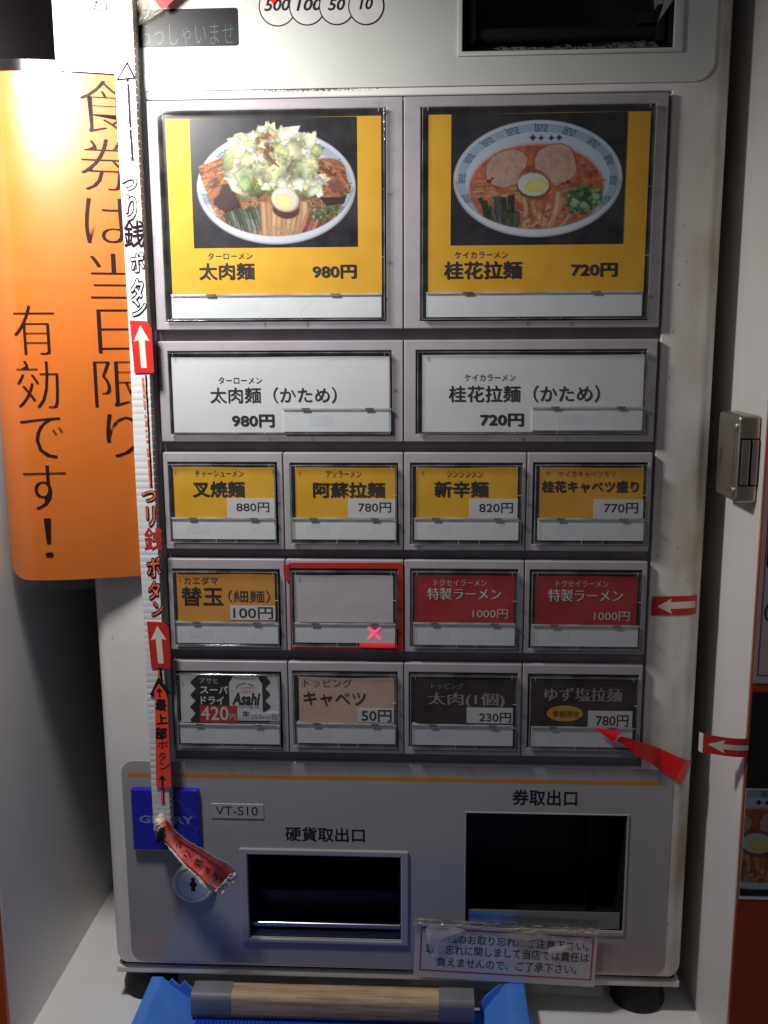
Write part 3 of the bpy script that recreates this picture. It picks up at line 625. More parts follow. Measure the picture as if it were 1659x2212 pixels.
box('side_shell', -199.8, 199.4, 66.2, 290, 0, 720, M['shell'], tm)  # added behind the front, coloured dark to cut bounce light in the gaps
# base plate below the shadow gap, and the rubber feet
bm = bmesh.new(); bm_box(bm, -199.5, 199, 1.5, 285, -9.5, -4.2, 1.4, 2); bm_box(bm, -194, 193.5, 7, 280, -4.4, 0.4)
from_bm('base_plate', bm, M['cream'], tm)
box('shadow_gap_strip', -196, 195.5, 5, 6.8, -4.2, -0.2, M['black'], tm)  # black strip standing in for the shade inside the gap
for fx, fy in ((-181, 22), (174.5, 22), (-181, 250), (174.5, 250)):
    lathe('rubber_foot', [(16.0, 0), (19.0, 1.0), (19.4, 5), (17.6, 11), (16.6, 22.3)], fx, fy, ZF, M['rubber'], tm)

# upper panel with rounded lower corners
up_pts = rrect(-187, 188.6, 584.2, 700, 12, 8, (1, 1, 0, 0))
bm = bmesh.new()
def panel_with_hole(bm, x0, x1, z0, z1, hx0, hx1, hz0, r):
    left = [(x0, z1)] + [(x0, z0 + r)] + [(x0 + r - r * math.cos(a), z0 + r - r * math.sin(a)) for a in [k * PI / 16 for k in range(1, 9)]] + [(hx0, z0), (hx0, z1)]
    right = [(hx1, z1), (hx1, z0)] + [(x1 - r + r * math.sin(a), z0 + r - r * math.cos(a)) for a in [k * PI / 16 for k in range(0, 9)]] + [(x1, z1)]
    mid = [(hx0, z0), (hx1, z0), (hx1, hz0), (hx0, hz0)]
    for pts in (left, mid, right): bm_prism(bm, pts, -1.2, 0.3)
panel_with_hole(bm, -187, 188.6, 584.2, 715, 40.2, 167.5, 602, 12)
upper = from_bm('upper_panel', bm, M['upper'], tm, smooth=30)
bm = bmesh.new()
for k in range(420):                         # brown grime caught under the panel edge
    x = -50 + 17 * rng.normal(); z = 583.9 - abs(rng.normal()) * .7; r = .12 + .3 * rng.random()
    f = bm.faces.new([bm.verts.new(p) for p in ((x - r, -.08, z - r * .5), (x + r, -.08, z - r * .4), (x + r * .8, -.08, z + r * .5), (x - r * .7, -.08, z + r * .5))])
tag(from_bm('grime', bm, M['rust'], upper), kind='stuff')
# message display
disp = prism('message_display', rrect(*(-155.43, -90.67, 608.72, 629.69), 1.6, 5), -1.5, 0.2, M['black'], tm, bev=0.2)
text('らっしゃいませ', (-149.24, -93.50, 609.37, 621.67), -1.56, 'green', disp, off=-0.02)
# coin denomination marks
coin = thing('t', (0, 0, 0), 't', 't'); bpy.data.objects.remove(coin)
marks = prism('coin_marks', ellipse(*(-67.06, 629.96), 11.2, 11.2, 64), -1.26, -1.2, M['ink'], tm)
for k, (cx, cy, r) in enumerate(((599.5, 13.5, 11.2), (663.5, 13, 10.8), (727.5, 13, 10.6), (791, 13, 10.6))):
    x, z = ([(-67.06, 629.96), (-49.52, 629.73), (-32.03, 629.38), (-14.73, 629.03)])[k]
    if k: prism('coin_ring', ellipse(x, z, r, r, 64), -1.26 - 0.08 * k, -1.2, M['ink'], marks)
    prism('coin_disc', ellipse(x, z, r - .75, r - .75, 64), -1.30 - 0.08 * k, -1.2, M['platewhite'] if 'platewhite' in M else M['whiteink'], marks)
for k, (s, b) in enumerate((('500', (-75.01, -59.50, 627.31, 634.13)), ('100', (-55.94, -40.62, 627.05, 633.74)), ('50', (-37.34, -26.98, 626.86, 633.41)), ('10', (-18.80, -10.64, 627.01, 633.30)))):
    text(s, b, -1.34 - 0.08 * k, 'ink', marks, off=0.028, shear=0.22)
# bill slot in the recess at the top right
slot = thing('t', (0, 0, 0), 't', 't'); bpy.data.objects.remove(slot)
bm = bmesh.new(); bm_ring(bm, (38.9, 169.5, 600.2, 713), (41.6, 164.2, 602.8, 711), -2.6, 0.0, 0.5, 2)
sl = from_bm('bill_slot_bezel', bm, M['upper'], tm, smooth=35)
bm = bmesh.new(); bm_box(bm, 41.6, 165.9, 58.0, 59.8, 603.3, 700); bm_box(bm, 41.6, 42.4, 1, 58, 603.4, 700); bm_box(bm, 162.0, 165.9, 3, 58, 603.4, 700); bm_box(bm, 42.4, 162, 1, 58, 603.3, 604.0)
from_bm('slot_lining', bm, M['void'], sl)
bm = bmesh.new(); bm_lathe(bm, [(4.4, 0), (4.4, 108)], 0, 0, 0, 'z', 24)
for v in bm.verts: v.co = Vector((47 + v.co.z, 9 + v.co.x, 614 + v.co.y))
from_bm('slot_roller', bm, M['black'], sl, smooth=40)
bm = bmesh.new(); bm_box(bm, 45, 50, 2, 20, 608, 640, 1, 2); bm_box(bm, 155, 160, 2, 20, 608, 628, 1, 2); bm_box(bm, 144, 157, 4, 20, 618, 624, 1, 2)
tag(from_bm('roller_bracket', bm, M['black'], sl, smooth=40), kind='stuff')
bm = bmesh.new(); bm_prism(bm, [(155.5, 618), (160.5, 625), (163.8, 630), (163.8, 650), (157, 650), (159.5, 632)], 1.0, 30)
from_bm('slot_side_plate', bm, M['lower'], sl)
bm = bmesh.new()
for k in range(420):                         # lint caught along the sill of the slot
    x = 62 + 96 * rng.random(); big = 1.0 if x > 128 else 0.45
    if x > 158: continue
    z = 603.4 + abs(rng.normal()) * 1.5 * big; y = 0.5 + rng.random() * 7; l = 1 + 2.2 * rng.random(); a = rng.random() * PI
    p = [(x, y, z), (x + l * math.cos(a), y + .4, z + l * .5 * math.sin(a)), (x + l * 1.5 * math.cos(a + .7), y, z + l * .7 * math.sin(a + .7))]
    for i in (0, 1):
        A, B = Vector(p[i]), Vector(p[i + 1]); w = Vector((0, 0, 0.11)); w2 = Vector((0.11, 0, 0))
        bm.faces.new([bm.verts.new(q) for q in (A - w, B - w, B + w, A + w)]); bm.faces.new([bm.verts.new(q) for q in (A - w2, B - w2, B + w2, A + w2)])
tag(from_bm('lint', bm, M['dust'], sl), kind='stuff')

# key field
box('key_field_backing', -149.2, 165, 3.0, 4.8, 155.2, 579.4, M['groove'], tm)
KX = [-147.6, -69.9, 7.1, 84.7, 162.9]
ROWZ = {1: (442.9, 578.0), 2: (372.9, 436.0), 3: (302.9, 366.0), 4: (234.6, 296.4), 5: (163.2, 227.0)}
def mid(b): return ((b[0] + b[1]) / 2, 0.0, (b[2] + b[3]) / 2)
def inset(b, d): return (b[0] + d, b[1] - d, b[2] + d, b[3] - d)
_shared = {}
def key(row, c0, c1, opening, card, lampw, cardmat, label, notch=False):
    z0, z1 = ROWZ[row]; x0, x1 = KX[c0] + 0.3, KX[c1] - 0.3; o = ((x0 + x1) / 2, 0.0, (z0 + z1) / 2)
    bm = bmesh.new(); bm_ring(bm, (x0, x1, z0, z1), opening, -4.0, 2.9, 0.7, 3)
    k = from_bm('selection_button', bm, M['key'], tm, org=o, smooth=None); k['label'] = label
    ox0, ox1, oz0, oz1 = opening
    bm = bmesh.new(); bm_box(bm, ox0 - 0.5, ox1 + 0.5, 1.8, 2.8, oz0 - 0.5, oz1 + 0.5); from_bm('dark_well', bm, M['well'], k)
    # clear cover: front plate and four walls
    i = inset(opening, 0.7)
    bm = bmesh.new(); bm_ring(bm, i, inset(i, 1.0), -7.2, 1.6, 0.25, 1); from_bm('cover_wall', bm, M['coverwall'], k, smooth=None)
    bm = bmesh.new(); bm_box(bm, i[0], i[1], -8.1, -7.3, i[2], i[3], 0.3, 2)
    cv = from_bm('clear_cover', bm, M['cover'], k, smooth=None)
    bm = bmesh.new(); bm_ring(bm, i, inset(i, 0.38), -8.22, -8.05); from_bm('rim_highlight', bm, M['rim'], k)  # thin hazy ring, the edge highlight is put into its colour
    # small catches on the cover rim
    bm = bmesh.new()
    for fx in (0.43, 0.62): bm_box(bm, i[0] + (i[1] - i[0]) * fx, i[0] + (i[1] - i[0]) * fx + 0.35, -8.05, -7.35, i[2] + .05, i[2] + 2.6)
    for fz in (0.30, 0.62): bm_box(bm, i[1] - 2.6, i[1] - .05, -8.05, -7.35, i[2] + (i[3] - i[2]) * fz, i[2] + (i[3] - i[2]) * fz + 0.35)
    for sx in (i[0] + 3.2, i[1] - 3.6): bm_box(bm, sx, sx + .35, -8.05, -7.35, i[3] - 2.4, i[3] - .05)
    tag(from_bm('cover_catch', bm, M['ridge'], k), kind='stuff')
    # card (thin paper, its top edge a little wavy)
    ph = random.random() * 6; amp = random.uniform(0.10, 0.35)
    cx0, cx1, cz0, cz1 = card
    def surf(x, z): return 0
    def fn(u, v): return (cx0 + (cx1 - cx0) * u, -5.0 + 0.12 * math.sin(ph + 5 * u) * v ** 4, cz0 - 1.0 + (cz1 - cz0 + 1.0 + amp * math.sin(ph + 6 * u) * (v == 1)) * v)
    patch('menu_card', fn, 24, 10, M[cardmat], k, 0.25)
    lx0, lx1, lz0, lz1 = lampw
    lw = box('symbol_window', lx0, lx1, -6.0, 1.2, lz0, lz1, M['lampwin'], k, bev=0.15)
    w = lx1 - lx0; h = lz1 - lz0
    if row != 4 or c0 != 1:
        fx = (0.30, 0.42) if row == 1 else (0.135, 0.36)
        if row == 2: fx = (0.24, 0.47)
        m2 = lw
        prism('unlit_bar', [(lx0 + w * fx[0], lz0 + h * .27), (lx0 + w * fx[1], lz0 + h * .27), (lx0 + w * fx[1], lz0 + h * .76), (lx0 + w * fx[0], lz0 + h * .76)], -6.03, -5.95, M['faint'], k)
        xc = lx0 + w * ((.80 if row > 2 else .78) if row > 1 else .64); zc = lz0 + h * .5; r = h * .28; bm = bmesh.new()
        for q in (1, -1):
            d = .3
            bm_prism(bm, [(xc - r, zc - r * q - d * q), (xc + r, zc + r * q - d * q), (xc + r, zc + r * q + d * q), (xc - r, zc - r * q + d * q)][::q], -6.03 - .02 * (q + 1), -5.95)
        from_bm('unlit_cross', bm, M['faint'], k)
    # clear ridge between card and window
    bm = bmesh.new(); bm_box(bm, lx0 - .2, lx1 + .2, -7.1, -6.05, lz1 - .1, lz1 + 1.15, .3, 2); from_bm('divider_ridge', bm, M['ridge'], k, smooth=None)
    bm = bmesh.new()
    for fx in (0.17, 0.76): bm_box(bm, lx0 + w * fx, lx0 + w * fx + (6.0 if row == 1 else 5.2), -7.26, -7.12, lz1 - .6, lz1 + 1.25, .15, 1)
    tag(from_bm('ridge_tab', bm, M['tab'], k), kind='stuff')
    return k
CY = -5.06                                  # printing sits on the card face
def sticker(k, b, y=-5.35):
    return box('price_sticker', b[0], b[1], y, -5.0, b[2], b[3], M['sticker'], k)

k1 = key(1, 0, 2, (-140.97, -3.42, 447.93, 572.08), (-136.00, -6.15, 464.69, 567.14), (-136.57, -6.41, 449.84, 463.24), 'yellow', 'big yellow picture button of the bowl piled with cabbage and pork, 980 yen')
k2 = key(1, 2, 4, (17.58, 155.44, 447.56, 571.95), (22.03, 152.22, 465.20, 567.33), (21.11, 151.57, 449.74, 463.51), 'yellow', 'big yellow picture button of the bowl with two pork slices and egg, 720 yen')
img1 = picture_pork(); img2 = picture_ramen()
picture('food_picture', img1, (-121.32, -20.85, 492.28, 567.01), -5.32, k1, M['print'])
picture('food_picture', img2, (35.54, 138.60, 492.41, 567.19), -5.32, k2, M['print'])
text('ターローメン', (-113.04, -85.54, 485.39, 489.24), CY - .25, 'ink', k1); text('太肉麺', (-118.86, -84.38, 473.11, 483.21), CY - .25, 'ink', k1, off=.022)
text('980円', (-48.66, -21.65, 473.28, 481.54), CY - .25, 'ink', k1, off=.03)
text('ケイカラーメン', (38.12, 70.25, 484.60, 488.67), CY - .25, 'ink', k2); text('桂花拉麺', (31.73, 78.79, 472.30, 482.96), CY - .25, 'ink', k2, off=.022)
text('720円', (108.29, 135.99, 473.14, 481.30), CY - .25, 'ink', k2, off=.03)
def key2(*a): return key(*a)
k3 = key(2, 0, 2, (-140.97, -0.41, 377.47, 429.65), (-138.65, -1.53, 379.91, 426.10), (-68.34, -0.67, 379.41, 393.34), 'paper', 'white button of the 980 yen bowl with firm noodles')
k4 = key(2, 2, 4, (14.92, 156.51, 377.75, 429.69), (18.68, 154.61, 380.16, 426.75), (86.86, 154.81, 380.24, 393.99), 'paper', 'white button of the 720 yen bowl with firm noodles')
text('ターローメン', (-109.15, -81.62, 409.57, 413.89), CY - .25, 'ink', k3); text('太肉麺（かため）', (-114.78, -34.88, 397.39, 407.50), CY - .25, 'ink', k3, off=.010)
text('980円', (-101.49, -74.38, 382.25, 390.43), CY - .25, 'ink', k3, off=.03)
text('ケイカラーメン', (44.75, 76.14, 410.87, 415.13), CY - .25, 'ink', k4); text('桂花拉麺（かため）', (35.09, 128.08, 397.70, 408.25), CY - .25, 'ink', k4, off=.010)
text('720円', (54.81, 81.82, 382.77, 390.84), CY - .25, 'ink', k4, off=.03)
R3 = [((-144.14, -73.77, 307.44, 359.71), (-140.53, -75.52, 324.72, 356.86), (-142.40, -75.22, 310.01, 323.24), 'yellow'),
      ((-65.42, 3.50, 306.96, 359.22), (-62.13, 1.78, 324.75, 356.69), (-64.30, 2.05, 310.12, 323.42), 'yellow'),
      ((11.47, 82.16, 307.10, 359.33), (15.01, 79.00, 325.07, 356.82), (13.88, 79.98, 310.24, 323.76), 'yellow'),
      ((88.86, 159.83, 307.54, 359.73), (92.65, 157.27, 325.40, 356.94), (92.24, 158.67, 310.37, 323.80), 'amber')]
D3 = [('チャーシューメン', (-126.52, -95.15, 350.59, 354.77), '叉焼麺', (-128.42, -94.57, 337.40, 347.90), '880円', (-100.33, -79.06, 327.82, 334.16), (-106.35, -75.49, 324.19, 336.56), 'yellow 880 yen button, leftmost small one in the third row'),
      ('アソラーメン', (-42.35, -19.93, 350.47, 354.62), '阿蘇拉麺', (-50.81, -4.69, 337.36, 347.50), '780円', (-21.91, -0.90, 327.83, 334.43), (-28.43, 1.75, 324.52, 336.51), 'yellow 780 yen button with four big characters'),
      ('シンシンメン', (34.29, 57.00, 350.63, 354.76), '新辛麺', (26.45, 60.63, 337.89, 348.26), '820円', (54.96, 76.29, 327.84, 334.39), (48.81, 79.21, 324.55, 336.77), 'yellow 820 yen button in the third row'),
      ('ケイカキャベツモリ', (103.92, 139.31, 350.79, 354.89), '桂花キャベツ盛り', (94.01, 154.25, 341.10, 348.74), '770円', (133.19, 154.54, 327.86, 334.67), (126.85, 157.73, 324.58, 336.73), 'amber 770 yen cabbage topping button')]
for c in range(4):
    o_, cd, lw, cm = R3[c]; f, fb, t, tb, p, pb, sb, lab = D3[c]
    k = key(3, c, c + 1, o_, cd, lw, cm, lab); sticker(k, sb)
    text(f, fb, CY - .25, 'ink' if c < 3 else 'brownink', k); text(t, tb, CY - .25, 'ink', k, off=.026); text(p, pb, -5.42, 'ink', k, off=.012)
k9 = key(4, 0, 1, (-144.22, -73.66, 237.67, 289.57), (-141.48, -76.97, 255.75, 286.40), (-142.89, -75.28, 239.92, 253.85), 'orangecard', 'orange 100 yen extra noodles button'); sticker(k9, (-106.59, -76.93, 255.93, 265.35))
text('カエダマ', (-136.69, -114.08, 279.75, 285.04), CY - .25, 'brownink', k9, off=.01); text('替玉', (-138.68, -111.10, 265.36, 278.20), CY - .25, 'ink', k9, off=.014)
text('（細麺）', (-107.74, -80.30, 267.83, 275.95), CY - .25, 'ink', k9); text('100円', (-104.75, -78.46, 256.56, 264.73), -5.42, 'ink', k9, off=.012)
k10 = key(4, 1, 2, (-66.64, 3.05, 238.22, 290.41), (-64.22, 0.10, 255.88, 286.34), (-64.44, 1.45, 241.10, 253.68), 'blank', 'blank grey button with its red cross lit')
b = (-16.72, -7.64, 243.04, 252.78); bm = bmesh.new(); cx, cz = (b[0] + b[1]) / 2, (b[2] + b[3]) / 2; r = (b[1] - b[0]) / 2 - .8
for q in (1, -1):
    pts = []; a = PI / 4 * q
    for s_, t_ in ((1, 0), (-1, 0)):
        for k in range(9):
            w = -PI / 2 + PI * k / 8; lx = s_ * r * 1.32 + s_ * .85 * math.cos(w); lz = s_ * .85 * math.sin(w)
            pts.append((cx + lx * math.cos(a) - lz * math.sin(a), cz + lx * math.sin(a) + lz * math.cos(a)))
    bm_prism(bm, pts, -6.2 - .05 * q, -5.9)
from_bm('lit_cross', bm, M['litx'], k10)
box('lit_edge', *(-21.79, 1.25, 239.28, 240.54)[:2], -7.15, -4.2, *(-21.79, 1.25, 239.28, 240.54)[2:], M['glow'], k10)  # glowing bar standing in for red light leaking along the edge
for c, (o_, cd, lw, f, fb, tb, pb, lab) in enumerate((
      ((11.48, 80.62, 238.15, 290.65), (14.20, 78.31, 256.03, 286.92), (13.34, 78.99, 240.38, 254.61), 'トクセイラーメン', (27.03, 60.34, 279.99, 284.14), (22.58, 69.65, 270.77, 278.63), (51.68, 74.34, 258.52, 264.57), 'red 1000 yen button next to the blank red-taped one'),
      ((88.37, 159.60, 238.10, 290.58), (91.67, 156.47, 255.25, 286.87), (90.04, 157.84, 240.32, 253.99), 'トクセイラーメン', (104.98, 137.88, 280.00, 284.12), (100.17, 147.26, 270.21, 278.33), (129.52, 152.21, 257.57, 263.74), 'red 1000 yen button at the right end of the fourth row'))):
    k = key(4, c + 2, c + 3, o_, cd, lw, 'redcard', lab)
    text(f, fb, CY - .25, 'whiteink', k, off=-.01, wide=.012); text('特製ラーメン', tb, CY - .25, 'whiteink', k, off=-.008, wide=.03); text('1000円', pb, CY - .25, 'whiteink', k)
# fifth row
k13 = key(5, 0, 1, (-145.14, -74.41, 166.70, 219.72), (-142.34, -75.31, 185.31, 216.87), (-143.47, -75.91, 169.59, 183.10), 'sticker', 'black and silver 420 yen canned beer button')
jag = [(-129.78, 217.72), (-135.28, 212.64), (-131.55, 208.31), (-135.49, 203.71), (-131.90, 199.69), (-135.99, 195.39), (-132.25, 190.86), (-136.21, 186.21), (-135.19, 184.25),
       (-82.26, 185.07), (-85.80, 192.53), (-81.75, 196.34), (-85.58, 200.67), (-81.74, 204.94), (-85.35, 209.10), (-81.52, 213.35), (-84.80, 218.13)]
prism('jagged_print', jag, -5.40, -5.2, M['ink'], k13)
can = (-109.20, -87.10, 186.13, 217.00)
prism('can_print', [(can[0] + 1, can[2]), (can[1] - 1, can[2]), (can[1], can[2] + 4), (can[1], can[3] - 5), (can[1] - 3, can[3]), (can[0] + 3, can[3]), (can[0], can[3] - 5), (can[0], can[2] + 4)], -5.45, -5.2, M['whitecan'] if 'whitecan' in M else M['sticker'], k13)
prism('can_rim_print', [(can[0] + 3, can[3] - .6)] + [(can[0] + 3 + (can[1] - can[0] - 6) * t / 8, can[3] - 1.4 - .7 * math.sin(PI * t / 8)) for t in range(9)] + [(can[1] - 3, can[3] - .6)], -5.50, -5.3, M['greyink'], k13)
arcs = []
for j, ch in enumerate('BREWERIES LIMITED'):
    if ch == ' ': continue
    t = -0.95 + 1.9 * j / 16; xx = (can[0] + can[1]) / 2 + 7.6 * math.sin(t); zz = can[3] - 12.0 + 7.2 * math.cos(t); arcs.append((ch, (xx - .36, xx + .36, zz - .55, zz + .55)))
texts(arcs, -5.52, 'ink', k13)
text('"DRY"', (-101.88, -93.18, 205.37, 207.32), -5.52, 'redink', k13, shear=.2); text('SUPER', (-101.17, -93.71, 208.61, 209.91), -5.52, 'redink', k13)
text('Asahi', (-107.49, -88.35, 196.92, 206.02), -5.54, 'ink', k13, off=.045, shear=.25, wide=.02)
text('洗練されたクリアな味、辛口。', (-106.58, -89.13, 194.64, 196.92), -5.52, 'ink', k13)
text('生', (-100.80, -95.81, 189.24, 192.84), -5.52, 'ink', k13, off=.03); text('スーパードライ', (-103.42, -95.61, 186.44, 188.41), -5.52, 'redink', k13)
text('アサヒ', (-128.69, -116.55, 211.83, 215.72), -5.52, 'whiteink', k13); text('スーパー', (-128.78, -104.01, 204.79, 210.30), -5.58, 'whiteink', k13, off=.03)
text('ドライ', (-128.61, -112.98, 197.08, 202.94), -5.52, 'whiteink', k13, off=.03)
b = (-129.45, -104.37, 184.53, 196.45); prism('price_patch', [(b[0], b[2]), (b[1], b[2]), (b[1], b[3]), (b[0], b[3])], -5.56, -5.3, M['redcard'], k13)
text('420', (-128.80, -110.17, 186.13, 195.79), -5.6, 'whiteink', k13, off=.01); text('円', (-109.32, -105.57, 186.32, 190.74), -5.6, 'whiteink', k13)
sticker(k13, (-95.56, -75.92, 186.32, 192.21), -5.6); text('350ml缶', (-95.25, -76.55, 187.14, 190.90), -5.66, 'ink', k13)
k14 = key(5, 1, 2, (-66.64, 2.90, 168.36, 220.70), (-62.63, 0.81, 186.19, 216.90), (-64.54, 1.39, 171.06, 184.64), 'pinkcard', 'beige 50 yen cabbage topping button'); sticker(k14, (-23.55, 0.47, 186.16, 195.58))
text('トッピング', (-58.99, -27.32, 210.31, 216.10), CY - .25, 'ink', k14, off=-.008); text('キャベツ', (-59.83, -18.21, 197.45, 207.15), CY - .25, 'ink', k14, off=.01); text('50円', (-21.08, -1.07, 186.49, 194.94), -5.42, 'ink', k14, off=.015)
k15 = key(5, 2, 3, (10.58, 81.71, 168.37, 220.72), (14.58, 78.45, 186.74, 216.63), (12.47, 79.12, 171.05, 184.87), 'browncard', 'dark brown 230 yen pork topping button'); sticker(k15, (48.53, 78.79, 186.68, 197.33))
text('トッピング', (25.23, 46.49, 210.10, 214.26), CY - .25, 'greyink', k15); text('太肉(1個)', (23.13, 72.99, 197.75, 207.54), CY - .25, 'greyink', k15, off=-.008, wide=.03); text('230円', (56.77, 77.76, 187.38, 194.16), -5.42, 'ink', k15, off=.012)
k16 = key(5, 3, 4, (88.70, 160.15, 169.22, 220.44), (90.88, 156.09, 186.00, 216.68), (91.31, 157.14, 171.23, 184.49), 'browncard', 'dark brown seasonal 780 yen button under the red paper pointer'); sticker(k16, (127.98, 156.68, 185.32, 196.24))
text('ゆず塩拉麺', (99.48, 149.27, 202.70, 212.09), CY - .25, 'greyink', k16, off=-.008, wide=.03)
b = (101.02, 124.55, 188.73, 199.65); prism('gold_oval_print', ellipse((b[0] + b[1]) / 2, (b[2] + b[3]) / 2, (b[1] - b[0]) / 2, (b[3] - b[2]) / 2, 48), -5.34, -5.2, M['goldink'], k16)
text('季節限定', (104.66, 122.45, 191.48, 196.13), -5.42, 'brownink', k16, off=.012); text('780円', (133.14, 154.18, 185.67, 193.70), -5.42, 'ink', k16, off=.012)

# lower panel
bm = bmesh.new()
lp = from_bm('lower_panel', (lambda b: (bm_plate(b), b)[1])(bmesh.new()), M['lower'], tm, smooth=30) if False else None
def plate_cells(bm, x0, x1, z0, z1, hs, yf, yb, r):
    """flat plate with rectangular holes, rounded corners"""
    xs = sorted({x0, x1, x0 + r, x1 - r, *[h[0] for h in hs], *[h[1] for h in hs]}); zs = sorted({z0, z1, z0 + r, z1 - r, *[h[2] for h in hs], *[h[3] for h in hs]})
    vc = {}
    def v(x, z):
        k = (round(x, 4), round(z, 4))
        if k not in vc: vc[k] = bm.verts.new((x, yf, z))
        return vc[k]
    for a, b_ in zip(xs, xs[1:]):
        for c, d in zip(zs, zs[1:]):
            mx, mz = (a + b_) / 2, (c + d) / 2
            if any(h[0] < mx < h[1] and h[2] < mz < h[3] for h in hs): continue
            if (mx < x0 + r or mx > x1 - r) and (mz < z0 + r or mz > z1 - r):
                cx = x0 + r if mx < x0 + r else x1 - r; cz = z0 + r if mz < z0 + r else z1 - r; sx = -1 if mx < x0 + r else 1; sz = -1 if mz < z0 + r else 1
                arc = [(cx + sx * r * math.cos(t * PI / 16), cz + sz * r * math.sin(t * PI / 16)) for t in range(9)]
                bm.faces.new([v(cx, cz)] + [v(*p) for p in arc]); continue
            bm.faces.new((v(a, c), v(b_, c), v(b_, d), v(a, d)))
    bmesh.ops.recalc_face_normals(bm, faces=bm.faces)
    for f in bm.faces:
        if f.normal.y > 0: f.normal_flip()
    g = bmesh.ops.extrude_face_region(bm, geom=list(bm.faces)); 
    for e in g['geom']:
        if isinstance(e, bmesh.types.BMVert): e.co.y = yb
    bmesh.ops.recalc_face_normals(bm, faces=bm.faces)
bm = bmesh.new(); plate_cells(bm, -187, 186.5, 2.6, 153.6, [coin_o, tick_o], -0.5, 0.2, 9)
lowp = from_bm('lower_panel', bm, M['lower'], tm, smooth=30)
prism('orange_line', [(-182.4, 142.4), (178.5, 142.4), (178.5, 145.1), (-182.4, 145.1)], -0.56, -0.4, M['stripe'], lowp)
text('券取出口', (80.18, 123.52, 126.38, 137.93), -0.56, 'ink', lowp, off=.022); text('硬貨取出口', (-74.92, -19.96, 96.63, 107.47), -0.56, 'ink', lowp, off=.022)
# coin return opening
o2 = (-107.13, 9.89, 19.93, 91.08)
bm = bmesh.new(); bm_ring(bm, o2, coin_o, -2.4, 0.0, 0.8, 3); cb = from_bm('coin_return_bezel', bm, M['lower'], tm, smooth=None)
def lining(name, o, m, parent, d=60):
    x0, x1, z0, z1 = o; bm = bmesh.new()
    bm_box(bm, x0 + .05, x1 - .05, d - 2, d, z0 + .05, z1 - .05); bm_box(bm, x0 + .05, x0 + .9, .6, d - 2, z0 + .05, z1 - .05); bm_box(bm, x1 - .9, x1 - .05, .6, d - 2, z0 + .05, z1 - .05)
    bm_box(bm, x0 + .9, x1 - .9, .6, d - 2, z1 - .9, z1 - .05); bm_box(bm, x0 + .9, x1 - .9, .6, d - 2, z0 + .05, z0 + .9)
    return from_bm(name, bm, m, parent)
lining('coin_return_lining', coin_o, M['navyvoid'], cb)
def lip(name, x0, x1, y, z, r, m, parent, drop=8):
    bm = bmesh.new(); prof = [(y + r, z - drop), (y - r * .2, z - drop), (y - r * .2, z - r)] + [(y + r * .9 - r * 1.1 * math.cos(a), z - r + r * math.sin(a)) for a in [k * PI / 10 for k in range(1, 10)]] + [(y + r * 2, z - r)]
    A = [bm.verts.new((x0, p, q)) for p, q in prof]; B = [bm.verts.new((x1, p, q)) for p, q in prof]; n = len(prof)
    for k in range(n): bm.faces.new((A[k], B[k], B[(k + 1) % n], A[(k + 1) % n]))
    bm.faces.new(A[::-1]); bm.faces.new(B); bmesh.ops.recalc_face_normals(bm, faces=bm.faces); return from_bm(name, bm, m, parent, smooth=40)
box('tray_back_step', coin_o[0] + 1, coin_o[1] - 1, 24, 26, coin_o[2] + 1, coin_o[2] + 22, M['navyvoid'], cb, bev=.6)
lip('coin_tray_lip', coin_o[0] + 1, coin_o[1] - .3, 7.0, coin_o[2] + 7.0, 1.6, M['steel'], cb, 3.2)
# ticket outlet
lx, rx, tz0, tz1 = tick_o
bm = bmesh.new(); bm_ring(bm, (lx - 1.0, rx + 1.2, tz0 - 3.0, tz1 + 1.0), tick_o, -1.3, 0.0, 0.4, 2); tb_ = from_bm('ticket_outlet_bezel', bm, M['lower'], tm, smooth=None)
lining('ticket_outlet_lining', tick_o, M['void'], tb_)
box('inner_seam', rx - 22, rx - 21.4, 20, 57, tz0 + 1, tz1 - 1, M['black'], tb_); box('inner_plate', lx + 1, rx - 1, 24, 25, tz1 - 12, tz1 - 1, M['chrome'], tb_); box('inner_plate', lx + 1, rx - 1, 40, 41, tz0 + 8, tz1 - 16, M['black'], tb_)
fb = (51.67, 155.39, 32.54, 46.30); lip('steel_flap', fb[0], fb[1], 1.2, fb[3] + 1, 1.5, M['steel'], tb_, fb[3] - fb[2] + 1)
# maker's badge, model plate, lock
bd = (-180.27, -133.07, 89.26, 134.72)
bdg = prism('maker_badge', rrect(*bd, 1.2, 3), -4.6, 0, M['badge'], tm, bev=2.2)
text('GLORY', (-174.89, -137.22, 110.10, 115.93), -4.66, 'badgeink', bdg, off=.035)
mp_ = prism('model_plate', rrect(*(-125.80, -89.20, 112.76, 123.72), .8, 3), -1.1, -0.4, M['platelabel'], tm, bev=.3)
text('VT-S10', (-122.61, -93.26, 115.42, 121.92), -1.16, 'ink', mp_)
lkx, lkz = (-139.78, 64.01)
lk = lathe('key_lock', [(15.4, 0), (15.4, -1.0), (14.6, -2.4), (13.4, -3.4), (12.4, -3.4), (11.6, -2.6)], lkx, -0.4, lkz, M['chrome'], tm, 'y', 64)
lathe('lock_face', [(11.2, 0), (11.2, -2.6), (10.8, -3.0)], lkx, -0.4, lkz, M['chrome'], lk, 'y', 64)
